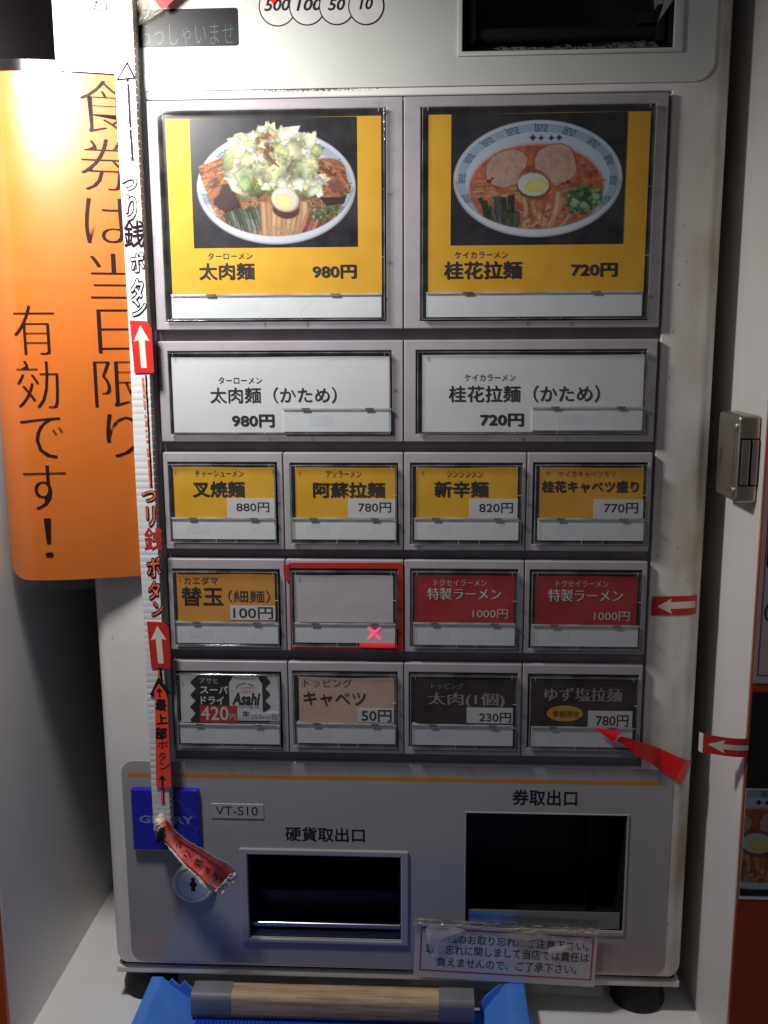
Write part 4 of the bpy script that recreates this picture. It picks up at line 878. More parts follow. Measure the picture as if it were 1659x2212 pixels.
prism('keyhole', [(lkx - 1.6, lkz - 5.2), (lkx + 1.6, lkz - 5.2), (lkx + 1.5, lkz - 1.8), (lkx + 2.6, lkz - .6), (lkx + 2.6, lkz + .8), (lkx + 1.3, lkz + 2.0), (lkx + 1.5, lkz + 4.2), (lkx + .9, lkz + 5.2), (lkx - .9, lkz + 5.2), (lkx - 1.5, lkz + 4.2), (lkx - 1.3, lkz + 2.0), (lkx - 2.6, lkz + .8), (lkx - 2.6, lkz - .6), (lkx - 1.5, lkz - 1.8)], -3.46, -3.3, M['void'], lk)

# ---------------------------------------------------------------- orange laminated poster, bulging in front of the left gap
PX0, PX1 = -250.4, -155.5
def pbulge(x, z=0): t = min(1, max(0, (x - PX0) / (PX1 - PX0))); return -6 * (1 - t) - 3.6 * t - 15 * math.sin(PI * t ** 0.55)
def surf_sheet(name, x0, x1, z0, z1, r, off, m, parent, corners=(1, 0, 0, 0), fsurf=pbulge, step=2.5):
    pts = rrect(x0, x1, z0, z1, r, 8, corners); bm = bmesh.new(); f = bm.faces.new([bm.verts.new((x, 0, z)) for x, z in pts]); f.normal_update()
    if f.normal.y > 0: f.normal_flip()
    x = x0 + step
    while x < x1:
        bmesh.ops.bisect_plane(bm, geom=list(bm.verts) + list(bm.edges) + list(bm.faces), dist=1e-4, plane_co=(x, 0, 0), plane_no=(1, 0, 0)); x += step
    z = z0 + 12
    while z < z1:
        bmesh.ops.bisect_plane(bm, geom=list(bm.verts) + list(bm.edges) + list(bm.faces), dist=1e-4, plane_co=(0, 0, z), plane_no=(0, 0, 1)); z += 12
    for v in bm.verts: v.co.y = fsurf(v.co.x, v.co.z) + off
    return from_bm(name, bm, m, parent, smooth=60)
po = thing('orange_poster', (-203, -10, 284), 'orange laminated poster with vertical black lettering hanging left of the ticket machine', 'poster')
surf_sheet('poster_paper', -247.6, PX1, 285.5, 592.0, 13, 0.0, M['orangepaper'], po)
surf_sheet('clear_margin', PX0, PX1, 279.0, 598.5, 14, -0.35, M['laminate'], po)
col1 = [('食', (-184.09, -158.51, 559.50, 588.61)), ('券', (-185.61, -158.09, 526.41, 555.61)), ('は', (-185.13, -158.17, 495.02, 521.64)), ('当', (-184.06, -158.25, 461.10, 489.09)), ('日', (-181.46, -160.55, 429.26, 455.60)), ('限', (-185.14, -157.07, 395.93, 423.93)), ('り', (-179.76, -161.06, 364.25, 391.07))]
col2 = [('有', (-230.71, -206.67, 428.59, 457.90)), ('効', (-231.12, -206.54, 395.87, 424.63)), ('で', (-230.91, -205.79, 364.54, 389.82)), ('す', (-231.39, -205.74, 332.03, 360.15)), ('！', (-220.19, -216.58, 301.02, 326.06))]
for cset in (col1, col2): texts(cset, -0.5, 'posterink', po, off=-.024, wide=.017, surf=pbulge, cut=2.5)
# white sheet above it
ws = thing('white_notice_sheet', (-185, -14, 597), 'overexposed white sheet above the orange poster with cut off handwriting at its top', 'notice')
WX0 = (-196.26, -147.64, 599.50, 629.35)[0]
surf_sheet('paper', WX0, -150, 592.8, 716, 1, -0.9, M['sheet'], ws, (0, 0, 0, 0))
text('だけ', (-174.26, -162.00, 626.82, 632.73), -1.5, 'ink', ws, off=-.01, shear=.1, surf=pbulge, cut=3)

# ---------------------------------------------------------------- corrugated plastic strip with handwriting
SX0, SX1, SZ0, SZ1 = -162.4, -150.6, 109.5, 700.0; SYF, SYB = -13.0, -4.6
st = thing('arrow_strip', (-156.5, -9, SZ0), 'long narrow white corrugated strip with handwriting and red arrows running down the machine', 'sign strip')
SL = 4.3
def strip_front(u, v):
    z = SZ0 + (SZ1 - SZ0) * v; ph = ((z - SZ0) / SL) % 1
    return (SX0 + (SX1 - SX0) * u + .25 * math.sin(z * .031), SYF + (0.16 + .10 * math.sin(z * .13)) * (1 - abs(2 * ph - 1)) ** 3, z)
nv = 1100; patch('strip_face', strip_front, 2, nv, M['ply'], st, 0.3, 50)
bm = bmesh.new()
bm_patch(bm, lambda u, v: (SX1 + .02 + .25 * math.sin((SZ0 + (SZ1 - SZ0) * v) * .031) + .18 * mnoise.noise((0, u * 3, v * 140)), SYF + .3 + (SYB - SYF - .3) * u, SZ0 + (SZ1 - SZ0) * v), 3, 420)
from_bm('strip_edge', bm, M['plyedge'], st, smooth=50)
bm = bmesh.new(); z = SZ0 + 1
while z < SZ1 - 2: bm_box(bm, SX1 - .2, SX1 + .46, SYF + .8, SYB - .6, z, z + .35); z += SL
tag(from_bm('flute_wall', bm, M['ply'], st), kind='stuff')
box('strip_back', SX0 + .3, SX1 - .5, SYF + .7, SYB, SZ0 + .2, SZ1, M['ply'], st)
YS = SYF - .35
def arrow_head(name, tip, l, r, y, m, parent, th=.1): return prism(name, [l, r, tip], y, y + th, M[m], parent)
# top outlined arrow
T = [(-154.79, 598.06), (-162.01, 587.20), (-150.05, 588.28)]; prism('drawn_arrowhead', [T[1], T[2], T[0]], YS, YS + .1, M['markerdark'], st)
T = [(-154.91, 595.77), (-160.00, 588.45), (-151.67, 589.07)]; prism('arrowhead_fill', [T[1], T[2], T[0]], YS - .05, YS + .1, M['ply'], st)
def wobble_line(name, x0, z0, x1, z1, w, m, y, n=40, j=.25, dash=0):
    bm = bmesh.new(); a = [];
    for k in range(n + 1):
        t = k / n; x = x0 + (x1 - x0) * t + j * mnoise.noise((t * 9, x0, w)); ww = w / 2 * (1 + .35 * mnoise.noise((t * 30, 5, x0))); z = z0 + (z1 - z0) * t; a.append((bm.verts.new((x - ww, y, z)), bm.verts.new((x + ww, y, z))))
    for k, (p, q) in enumerate(zip(a, a[1:])):
        if dash and random.random() < dash: continue
        bm.faces.new((p[0], p[1], q[1], q[0]))
    for f in bm.faces:
        f.normal_update()
        if f.normal.y > 0: f.normal_flip()
    return from_bm(name, bm, M[m], st)
a = [(-155.00, 588.87), (-154.52, 542.36)]; wobble_line('drawn_shaft', *a[0], *a[1], 1.3, 'markerdark', YS, dash=.06); wobble_line('drawn_shaft', a[0][0] - .7, a[0][1], a[1][0] - .7, a[1][1], .8, 'markerorange', YS + .05, dash=.6)
g1 = [('つ', (-162.11, -151.97, 524.90, 533.40)), ('り', (-160.61, -152.97, 506.94, 523.29)), ('銭', (-162.27, -149.77, 492.04, 508.00)), ('ボ', (-159.46, -149.46, 477.00, 489.57)), ('タ', (-160.04, -151.14, 459.07, 474.53)), ('ン', (-159.45, -150.23, 450.44, 461.84))]
g2 = [('つ', (-159.30, -149.16, 335.28, 343.03)), ('リ', (-157.26, -150.38, 319.08, 333.20)), ('銭', (-159.19, -147.17, 304.25, 318.79)), ('ボ', (-158.92, -148.04, 285.60, 299.99)), ('タ', (-158.46, -149.66, 270.78, 284.37)), ('ン', (-156.64, -148.11, 259.60, 270.49))]
def outlined(g, fill):
    for it in g:
        thick = .085 if it[0] != '銭' else .014
        random.seed(ord(it[0])); texts([it], YS, 'markerdark' if it[0] != '銭' or fill == 'ply' else 'redborder', st, off=thick, jitter=.12, shear=.1)
        random.seed(ord(it[0])); x0, x1, z0, z1 = it[1]; d = (x1 - x0) * (thick - .012) / 1.15; dz = (z1 - z0) * (thick - .012) / 1.15
        if it[0] != '銭': texts([(it[0], (x0 + d, x1 - d, z0 + dz, z1 - dz))], YS - .06, fill, st, off=.012 if it[0] != '銭' else -.005, jitter=.12, shear=.1)
outlined(g1, 'ply'); outlined(g2, 'markerorange')
def arrow_sticker(b, name='red_arrow_sticker'):
    x0, x1, z0, z1 = b; w = x1 - x0; h = z1 - z0
    pts = [(x0 + .10 * w, z0), (x1, z0 + .01 * h), (x1 - .02 * w, z0 + .85 * h), (x1 - .12 * w, z0 + .92 * h), (x1 - .25 * w, z0 + .985 * h), (x0, z1)]
    p = prism(name, pts, YS - .5, YS - .2, M['redtape'], st)
    cx = x0 + .50 * w
    P_ = lambda a, b_: (x0 + a * w, z1 - b_ * h)
    bm = bmesh.new(); bm_prism(bm, [P_(.47, .09), P_(.14, .40), P_(.37, .37), P_(.42, .90), P_(.68, .90), P_(.64, .37), P_(.86, .39)], YS - .56, YS - .45)
    from_bm('arrow_print', bm, M['arrowwhite'], p); return p
arrow_sticker((-160.96, -147.33, 416.63, 448.76)); arrow_sticker((-159.80, -145.39, 225.25, 256.79))
a = [(-152.83, 415.49), (-152.45, 345.12)]; wobble_line('drawn_shaft', *a[0], *a[1], 1.0, 'markerdark', YS); wobble_line('drawn_shaft', a[0][0] - 2.0, a[0][1], a[1][0] - .9, a[1][1], 1.3, 'markerorange', YS + .05, dash=.25)
a = [(-152.69, 225.89), (-151.90, 216.34)]; wobble_line('drawn_shaft', *a[0], *a[1], 1.6, 'markerdark', YS, 10); wobble_line('drawn_shaft', a[0][0] - 1.4, a[0][1], a[1][0] - 1.4, a[1][1], 1.3, 'markerorange', YS + .05, 10)
T = [(-154.10, 219.05), (-160.27, 206.48), (-156.61, 205.24), (-149.76, 206.30), (-145.68, 207.64)]; prism('black_arrowhead', [T[1], T[2], T[3], T[4], T[0]], YS - .6, YS - .2, M['ink'], st, bev=.1)
T = [(-156.83, 204.15), (-159.02, 141.94), (-148.82, 141.47), (-148.48, 204.26), (-149.80, 209.06), (-153.87, 214.45), (-157.22, 208.96)]
rl = prism('coral_label', [T[1], T[2], T[3], T[4], T[5], T[6], T[0]], YS - 1.0, YS - .65, M['coralpaper'], st, bev=.1)
g3 = [('最', (-156.73, -149.29, 195.82, 203.88)), ('上', (-156.89, -149.12, 186.43, 193.56)), ('部', (-157.67, -149.88, 175.67, 184.47))]
g4 = [('ボ', (-156.81, -149.31, 169.46, 174.70)), ('タ', (-156.26, -151.26, 160.58, 166.83)), ('ン', (-155.96, -149.06, 154.33, 159.62))]
texts(g3, YS - 1.06, 'ink', rl, off=.045, jitter=.12); texts(g4, YS - 1.06, 'ink', rl, off=.005, jitter=.12)
for T, s_ in (((-155.69, -151.37, 205.15, 211.89), 1), ((-157.08, -152.05, 142.02, 150.66), 1)):
    x0, x1, z0, z1 = T; w = x1 - x0; h = z1 - z0; cx = x0 + w * .5
    prism('drawn_small_arrow', [(cx - .14 * w, z0), (cx + .14 * w, z0), (cx + .14 * w, z1 - .42 * h), (x1, z1 - .45 * h), (cx, z1), (x0, z1 - .42 * h), (cx - .14 * w, z1 - .42 * h)], YS - 1.06, YS - .9, M['ink'], rl)
a = [(-154.82, 140.19), (-154.71, 128.81)]; wobble_line('drawn_shaft', *a[0], *a[1], 1.5, 'markerdark', YS, 10); wobble_line('drawn_shaft', a[0][0] - .9, a[0][1], a[1][0] - .9, a[1][1], 1.5, 'tagred', YS - .05, 10)

# curled red tag at the foot of the strip
tg = thing('curled_tag', (-135, -14, 68), 'curled strip of red paper in yellowed tape with handwriting, hanging over the key lock', 'paper tag')
TP = [(-157.4, 122.1, -15), (-154.3, 117.0, -17.5), (-151.0, 111.1, -18.5), (-145.3, 103.9, -18), (-136.9, 96.9, -19.5), (-127.6, 90.4, -21), (-120.3, 84.4, -21), (-114.8, 78.8, -19), (-109.9, 74.6, -17)]
TW = [3.0, 4.2, 4.8, 5.4, 6.8, 8.4, 9.8, 9.8, 8.0]
def lerp_path(t, P_, Wd):
    t = min(max(t, 0), .9999) * (len(P_) - 1); i = int(t); f = t - i
    def cr(k): return [P_[min(max(i + k, 0), len(P_) - 1)][j] for j in range(3)]
    p0, p1, p2, p3 = (np.array(cr(k)) for k in (-1, 0, 1, 2))
    p = .5 * (2 * p1 + (p2 - p0) * f + (2 * p0 - 5 * p1 + 4 * p2 - p3) * f * f + (3 * p1 - p0 - 3 * p2 + p3) * f ** 3)
    d = .5 * ((p2 - p0) + 2 * f * (2 * p0 - 5 * p1 + 4 * p2 - p3) + 3 * f * f * (3 * p1 - p0 - 3 * p2 + p3))
    return p, d / np.linalg.norm(d), Wd[i] * (1 - f) + Wd[min(i + 1, len(Wd) - 1)] * f
def tag_pt(u, v, k=1.0, off=0.0, rough=0.0):
    p, d, w = lerp_path(v, TP, TW); n = np.array([-d[1], d[0]]); n = n / np.linalg.norm(n); s_ = (u * 2 - 1)
    x, z = p[0] + n[0] * w * k * s_, p[1] + n[1] * w * k * s_
    y = p[2] - 2.2 * abs(s_) ** 3 * k + off + .5 * math.sin(v * 22 + u * 3)
    if rough: q = Vector((x, z, 3.1)) * .55; x += rough * mnoise.noise(q); z += rough * mnoise.noise(q + Vector((9, 2, 1))); y += rough * 1.2 * mnoise.noise(q + Vector((3, 8, 4)))
    return (x, y, z)
patch('outer_tape', lambda u, v: tag_pt(u, v, 1.20, 1.0, .7), 14, 60, M['scrap'], tg, 0.3)
patch('red_lining', lambda u, v: tag_pt(u, .10 + v * .80, .84, .15, .25), 12, 60, M['tagred'], tg, 0.25)
patch('dark_fold', lambda u, v: (-159.3 + 5.5 * u + 1.2 * v, -20.2 - .8 * math.sin(v * 3), 104 + 10 * v + 1.5 * u), 4, 6, M['ink'], tg, 0.2)
patch('crumpled_end', lambda u, v: tuple(Vector(tag_pt(.04 + u * .92, .90 + v * .13, 1.12, -1.0 - 1.5 * math.sin(PI * u), 2.2))), 14, 10, M['scrap'], tg, 0.4)
patch('torn_flap', lambda u, v: (-162 + 27 * u + 1.5 * v, -11.5 - 3 * v - 1.5 * u, 103 - 12.5 * u + 4 * math.sin(3 * u) + (7 - 1 * u) * v + .8 * mnoise.noise((u * 7, v * 3, 0))), 16, 6, M['sheet'], tg, 0.2)
patch('torn_top', lambda u, v: (-160.5 + 7.5 * u + .6 * mnoise.noise((u * 9, v * 6, 1)), -18.5 + 1.2 * mnoise.noise((u * 6, v * 6, 5)) - 2 * math.sin(PI * u), 113.5 + 6.5 * v - 3.5 * u * v + 1.0 * mnoise.noise((u * 6, v * 7, 9))), 12, 8, M['scrap'], tg, 0.3)
def tag_text(ch, v, u, sz, m='ink'):
    p, d, w = lerp_path(v, TP, TW); a = math.atan2(d[1], d[0]) + PI / 2 * 1.0; n = np.array([-d[1], d[0]]); n /= np.linalg.norm(n); c = p[:2] + n * w * u
    bm = place_glyphs([(ch, (c[0] - sz / 2, c[0] + sz / 2, c[1] - sz / 2, c[1] + sz / 2))], 0, off=.012, rot=a + .1)
    for q in bm.verts: q.co.y = p[2] - 1.0
    from_bm('lettering', bm, M[m], tg)
for ch, v, u, sz in (('つ', .40, 0.0, 3.8), ('リ', .49, 0.0, 4.4), ('銭', .59, 0.0, 5.6), ('ボ', .69, 0.0, 4.8), ('タ', .775, 0.0, 4.4), ('ン', .85, 0.0, 4.6)): tag_text(ch, v, u - .12, sz)

# ---------------------------------------------------------------- stickers and papers on the machine
def cab_y(x, z=0): return 0.0 if x < 190 else 10 - math.sqrt(max(0, 100 - (x - 190) ** 2))
ra = thing('red_arrow_tape', (181, 0, 260), 'red tape with a cream arrow pointing left on the machine edge beside the red buttons', 'arrow sticker')
bb = (167.07, 196.21, 260.35, 273.00)
bm = bmesh.new(); bm_patch(bm, lambda u, v: (bb[0] + (bb[1] - bb[0]) * u, cab_y(bb[0] + (bb[1] - bb[0]) * u) - .45, bb[2] + (bb[3] - bb[2]) * v + 1.0 * (u - .5)), 24, 2, .25); from_bm('tape', bm, M['redtape'], ra, smooth=50)
T = [(170.49, 266.12), (180.31, 261.11), (178.97, 264.50), (195.11, 265.42), (194.87, 269.88), (178.75, 268.97), (179.81, 271.45)]
flat('arrow_print', T, -.52, 'arrowwhite', ra, surf=cab_y)

pt = thing('red_paper_pointer', (165, -8, 165), 'bright red folded paper arrow under clear tape pointing at the brown 780 yen button', 'paper arrow')
yt = -9.6
A = [(131.42, 186.45), (147.33, 184.78), (146.14, 180.60), (144.20, 176.55)]
bm = bmesh.new()
def poly3(bm, pts, th=.3):
    a = [bm.verts.new(p) for p in pts]; b_ = [bm.verts.new((p[0], p[1] + th, p[2])) for p in pts]; n = len(pts)
    bm.faces.new(a); bm.faces.new(b_[::-1])
    for k in range(n): bm.faces.new((a[k], b_[k], b_[(k + 1) % n], a[(k + 1) % n]))
    bmesh.ops.recalc_face_normals(bm, faces=bm.faces)
poly3(bm, [(A[0][0], -9.4, A[0][1]), (A[3][0], -10.6, A[3][1]), (A[2][0], -11.4, A[2][1]), (A[1][0], -10.6, A[1][1])])
from_bm('arrow_tip', bm, M['redpaper'], pt)
B1 = [(146.02, 177.86), (148.28, 181.42), (159.20, 177.75), (158.02, 170.01)]; B2 = [(160.40, 175.17), (197.93, 159.23), (191.41, 144.87), (159.56, 166.38)]
bm = bmesh.new(); poly3(bm, [(B1[0][0], -10.2, B1[0][1]), (B1[3][0], -8.8, B1[3][1]), (B1[2][0], -8.8, B1[2][1]), (B1[1][0], -11, B1[1][1])]); from_bm('arrow_neck', bm, M['redpaper'], pt)
B2 = [(158.81, 177.92), (198.94, 158.41), (192.14, 143.16), (157.39, 168.89)]; bm = bmesh.new()
def tail(u, v):
    x = (B2[0][0] * (1 - v) + B2[3][0] * v) * (1 - u) + (B2[1][0] * (1 - v) + B2[2][0] * v) * u; z = (B2[0][1] * (1 - v) + B2[3][1] * v) * (1 - u) + (B2[1][1] * (1 - v) + B2[2][1] * v) * u
    return (x, max(-9.6 + 9.0 * min(1, u * 2.4), -9.6) + cab_y(x) - .8 - .7 * math.sin(PI * min(1, u * 1.3)), z)
bm_patch(bm, tail, 16, 3, .3); from_bm('arrow_tail', bm, M['redpaper'], pt, smooth=50)
patch('clear_tape', lambda u, v: tuple(Vector(tail(.86 + .19 * u, -.08 + 1.16 * v)) + Vector((0, -.5 - .4 * abs(mnoise.noise((u * 5, v * 6, 1))), .5 * mnoise.noise((u * 4, v * 9, 4))))), 8, 10, M['film'], pt)
nt_ = thing('taped_notice', (77, -2, -8), 'small white notice with a pink border under crumpled clear tape below the ticket outlet', 'notice')
NB = (13.2, 141.0, -6.5, 37.0); ang = -0.036
def rotp(x, z, a=ang, c=(77, 15)): return (c[0] + (x - c[0]) * math.cos(a) - (z - c[1]) * math.sin(a), c[1] + (x - c[0]) * math.sin(a) + (z - c[1]) * math.cos(a))
npb = [rotp(*p) for p in ((14.0, -5.0), (139.8, -5.0), (139.8, 36.0), (14.0, 36.0))]
prism('paper', npb, -3.0, -2.75, M['sticker'], nt_)
bm = bmesh.new()
for a_, b_, c_, d_ in ((18, 137.4, 0, 1.1), (18, 137.4, 32.4, 33.5), (18, 19.1, 1.15, 32.35), (136.3, 137.4, 1.15, 32.35)): bm_prism(bm, [rotp(*p) for p in ((a_, c_), (b_, c_), (b_, d_), (a_, d_))], -3.06, -2.95)
from_bm('pink_border', bm, M['redink'], nt_)
for s_, bx in (('つり銭のお取り忘れにご注意下さい。', (23.5, 134, 22.3, 29.3)), ('取り忘れに関しまして当店では責任は', (22.0, 134.8, 13.5, 21.0)), ('負えませんので、ご了承下さい。', (30.0, 127, 4.0, 11.4))):
    cx, cz = (bx[0] + bx[1]) / 2, (bx[2] + bx[3]) / 2; q = rotp(cx, cz); w, h = (bx[1] - bx[0]) / 2, (bx[3] - bx[2]) / 2
    text(s_, (q[0] - w, q[0] + w, q[1] - h, q[1] + h), -3.08, 'ink', nt_, off=.008, rot=ang)
def tapef(u, v):
    x, z = rotp(9.5 + 136.5 * u, -11.5 + 53.5 * v); top = max(0, v - .70) / .30
    jag_ = 1.9 * mnoise.noise((u * 6, 3, 0)) * (v ** 6) ; side = 1.0 * mnoise.noise((v * 5, u * 2, 7)) * (abs(2 * u - 1) ** 8)
    y = -3.35 - top * (1.6 + 2.6 * mnoise.noise((u * 13, v * 8, 2))) - .35 * abs(mnoise.noise((u * 7, v * 5, 8)))
    return (x + side, min(y, -3.2), z + jag_)
patch('clear_tape', tapef, 70, 30, M['film'], nt_)
patch('torn_tape_edge', lambda u, v: (rotp(14 + 128 * u, 0)[0], -4.2 - 1.7 * abs(mnoise.noise((u * 22, v * 4, 2))), rotp(14 + 128 * u, 36.5)[1] + 4.4 * v - 1.8 * v * (1 - v) - (1 - v) * 4.2 * abs(mnoise.noise((u * 9, 1, 5)))), 90, 8, M['filmdull'], nt_, 0, 30)
def shard(pts, y, m):
    bm = bmesh.new(); n = len(pts); c = bm.verts.new((sum(p[0] for p in pts) / n, y - 1.2, sum(p[1] for p in pts) / n)); v_ = [bm.verts.new((p[0], y - .3 * ((k % 2) * 2), p[1])) for k, p in enumerate(pts)]
    for k in range(n): bm.faces.new((c, v_[k], v_[(k + 1) % n]))
    bmesh.ops.recalc_face_normals(bm, faces=bm.faces); from_bm('crumpled_tape', bm, m, nt_)
shard([(21.79, 35.39), (23.42, 26.58), (26.36, 13.85), (30.54, 14.33), (36.91, 22.71), (49.59, 35.46), (36.48, 38.62), (25.30, 39.02)], -4.6, M['glare'])
shard([(74.77, 33.34), (83.43, 28.99), (87.79, 17.79), (92.45, 23.24), (100.24, 29.47), (108.08, 32.51), (95.33, 36.37)], -4.6, M['filmdull'])
shard([(106.73, 23.65), (124.97, 27.71), (125.40, 24.19), (111.64, 17.78), (108.52, 15.56), (106.21, 19.04)], -4.8, M['glare'])

rf = thing('red_tape_border', (-31, -5, 265), 'red vinyl tape laid as a frame around the blank button', 'tape')
def band_(name, pts, y0=-4.55): prism(name, pts, y0, -4.05, M['redborder'], rf, bev=.15)
X0, X1, Z0, Z1 = -67.6, 6.6, 236.0, 294.6; ko = (-66.64, 3.05, 238.22, 290.41)
band_('tape_strip', [(X0 + .4, ko[3] + .4), (X1, ko[3] + .5), (X1 - .2, Z1 + .3), (X0 + .2, Z1 - .2)], -4.6)
band_('tape_strip', [(X0, Z0 - .2), (X1 + .3, Z0 - .5), (X1, ko[2] - .3), (X0 + .6, ko[2] - .2)], -4.6)
band_('tape_strip', [(X0 + .3, ko[2] - 3), (ko[0] - .3, ko[2] - 2), (ko[0] - .2, 283), (X0 + .1, 283)], -4.9)
band_('tape_strip', [(ko[1] + .3, Z0 - .3), (X1 + .2, Z0 - .6), (X1, Z1), (ko[1] + .4, Z1 - 1)], -4.9)
prism('tape_strip', [(X0 - 3.2, 286), (X0 - 1.5, 282.6), (ko[0] - .4, 281.8), (ko[0] - .5, Z1 - .9), (X0 - 3.5, Z1 - 1.4)], -5.3, -4.92, M['redborder'], rf, bev=.15)

# torn tape and red arrow tip at the top left, red tip over the 500
tt = thing('crumpled_tape_scrap', (-140, -6, 618), 'crumpled yellowed clear tape at the top left corner of the display', 'tape')
tp_ = [(-147.72, 643.51), (-119.77, 642.91), (-136.16, 626.66), (-151.20, 618.84)]
def scrapf(u, v):
    a = [tp_[0][i] * (1 - u) * (1 - v) + tp_[1][i] * u * (1 - v) + tp_[2][i] * u * v + tp_[3][i] * (1 - u) * v for i in (0, 1)]
    return (a[0] + .5 * mnoise.noise((u * 7, v * 7, 0)), -5.0 - 3.4 * (1 - v) - 2.2 * mnoise.noise((u * 5, v * 5, 3)), a[1] + .8 * mnoise.noise((u * 6, v * 6, 6)))
patch('tape_film', scrapf, 26, 26, M['filmdull'], tt)
T = [(-141.09, 637.34), (-120.35, 636.91), (-130.55, 628.61), (-133.36, 627.16), (-135.23, 628.20)]; prism('red_tip', [T[0], T[4], T[3], T[2], T[1]], -9.8, -9.5, M['redpaper'], tt)
T = [(-73.49, 636.27), (-64.46, 636.08), (-69.39, 630.64)]; tip = prism('red_pointer_tip', [T[2], T[1], T[0]], -2.4, -2.0, M['redpaper']); tag(tip, 'tip of a red paper arrow over the 500 coin mark', 'paper arrow')

# ---------------------------------------------------------------- right wall: latch, arrow tape, signs
la = thing('door_latch', (207, -30, 342), 'worn nickel latch box with knurled face screwed to the white right wall', 'latch')
bm = bmesh.new(); bm_box(bm, 200.2, 213.2, -48.2, -9, 342.0, 392.6, 2.2, 3); from_bm('latch_body', bm, M['satin'], la, smooth=None)
bm = bmesh.new()
for j in range(33):                          # knurled face: rows of small raised ridges
    z = 346.5 + j * 1.28
    bm_box(bm, 199.7, 200.3, -42.5 if 350 < z < 386 else -38.5, -13, z, z + .62)
from_bm('knurled_face', bm, M['knurl'], la)
for zz in (385.6, 348.2):
    s_ = lathe('screw', [(3.1, 0), (3.1, .5), (2.4, 1.2), (.9, 1.5)], 0, 0, 0, M['steel'], la, 'z', 24)
    me = s_.data
    for v in me.vertices:
        w = v.co / S + Vector(ORG['door_latch']); v.co = (Vector((200.2 - w.z, -43.6 + w.x, zz + w.y)) - Vector(ORG['door_latch'])) * S
box('latch_bolt', 202.4, 206.9, -49.6, -47.6, 352.6, 378.6, M['satin'], la, bev=.5); box('latch_bolt', 208.2, 211.9, -49.4, -47.6, 352.8, 378.8, M['satin'], la, bev=.5)
box('bolt_slot', 201.6, 212.4, -48.35, -48.15, 351.8, 379.6, M['black'], la)
patch('green_mark', lambda u, v: (199.85, -19.5 + 3.5 * u + math.sin(v * 9), 360 + 11 * v), 4, 8, M['ink'], la, 0)

rt = thing('red_arrow_tape', (205, -56, 195), 'red arrow tape hanging off the edge of the orange signboard, its cream end curling', 'arrow sticker')
HQ = [(189.23, 200.55), (213.38, 202.42), (214.12, 190.35), (189.84, 189.34)]
hx0, hx1 = HQ[0][0], 214.0; hz1, hz0 = (HQ[0][1] + HQ[1][1]) / 2, (HQ[2][1] + HQ[3][1]) / 2
def hang(x, z=0): t = (hx1 - x) / (hx1 - hx0); return -58.4 + (0 if t < 0 else 5.0 * t ** 2 - .6 * math.sin(PI * t * 1.6))
bm = bmesh.new(); bm_patch(bm, lambda u, v: (hx0 + (hx1 - hx0) * u, hang(hx0 + (hx1 - hx0) * u), hz0 + (hz1 - hz0) * v), 20, 2, .3); from_bm('tape', bm, M['redtape'], rt, smooth=50)
hl = hx1 - hx0; zc = (hz0 + hz1) / 2; hh = hz1 - hz0
flat('arrow_print', [(hx0 + .09 * hl, zc), (hx0 + .46 * hl, zc - .36 * hh), (hx0 + .42 * hl, zc - .14 * hh), (hx1, zc - .14 * hh), (hx1, zc + .14 * hh), (hx0 + .42 * hl, zc + .14 * hh), (hx0 + .46 * hl, zc + .36 * hh)], -.12, 'arrowwhite', rt, surf=hang)
patch('curled_end', lambda u, v: (hx0 - .3 - 1.6 * u, hang(hx0) + .2 + 3.0 * u ** 1.5, hz0 - .3 + (hz1 - hz0 + .6) * v), 6, 2, M['arrowwhite'], rt, 0.3)

sb = thing('orange_signboard', (270, -57, 100), 'orange front panel right of the alcove carrying the notices', 'signboard')
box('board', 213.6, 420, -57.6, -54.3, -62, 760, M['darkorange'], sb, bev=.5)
def sign(name, label, cat, pts, m, y=-58.0, extra=None):
    t = thing(name, ((pts[0][0] + pts[1][0]) / 2, y, pts[0][1]), label, cat); prism('paper', pts, y, -57.7, M[m], t); return t
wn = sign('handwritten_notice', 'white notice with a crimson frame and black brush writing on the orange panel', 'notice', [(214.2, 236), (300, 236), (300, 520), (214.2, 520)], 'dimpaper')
bm = bmesh.new(); bm_prism(bm, [(216.2, 240.5), (298, 240.5), (298, 241.3), (216.2, 241.3)], -58.06, -57.95); bm_prism(bm, [(216.2, 241.35), (217.0, 241.35), (217.0, 516), (216.2, 516)], -58.06, -57.95); from_bm('crimson_frame', bm, M['redink'], wn)
texts([('タ', (221.5, 232, 297, 309)), ('（', (218.0, 220.6, 274, 284.5)), ('タ', (221.5, 232, 273.5, 284.5))], -58.1, 'ink', wn, off=.03)
dk = (279.26, 279.50, 607.72, 607.94)
box('dark_photo', 217.4, 299, -58.25, -58.05, 306.5, 515, M['browncard'], wn)
bn = sign('black_menu_poster', 'black poster with a small column of dim grey lettering', 'poster', [(214.6, 170), (300, 170), (300, 230.5), (214.6, 230.5)], 'black')
texts([(ch, (226.6, 229.6, 222.4 - 3.1 * k, 225 - 3.1 * k)) for k, ch in enumerate('ゆずの香味塩ラーメンスープ')], -58.1, 'greyink', bn)
bp = thing('ramen_picture_poster', (255, -58, 96), 'cropped colour photo poster of a ramen bowl below the black poster', 'poster')
prism('paper', [(214.4, 96.6), (300, 96.6), (300, 169.4), (214.4, 169.4)], -58.0, -57.7, M['sticker'], bp)
imc = img2[20:284, 150:380] * .6; picture('bowl_photo', imc, (214.6, 280, 99, 169.2), -58.12, bp, M['print'])
patch('clear_tape', lambda u, v: (211.9 + 3.2 * u, -57.9 - .4 * math.sin(u * 5) + (2.8 if u < .3 else 0) * (1 - u / .3), 90 + 62 * v), 8, 10, M['film'], bp)

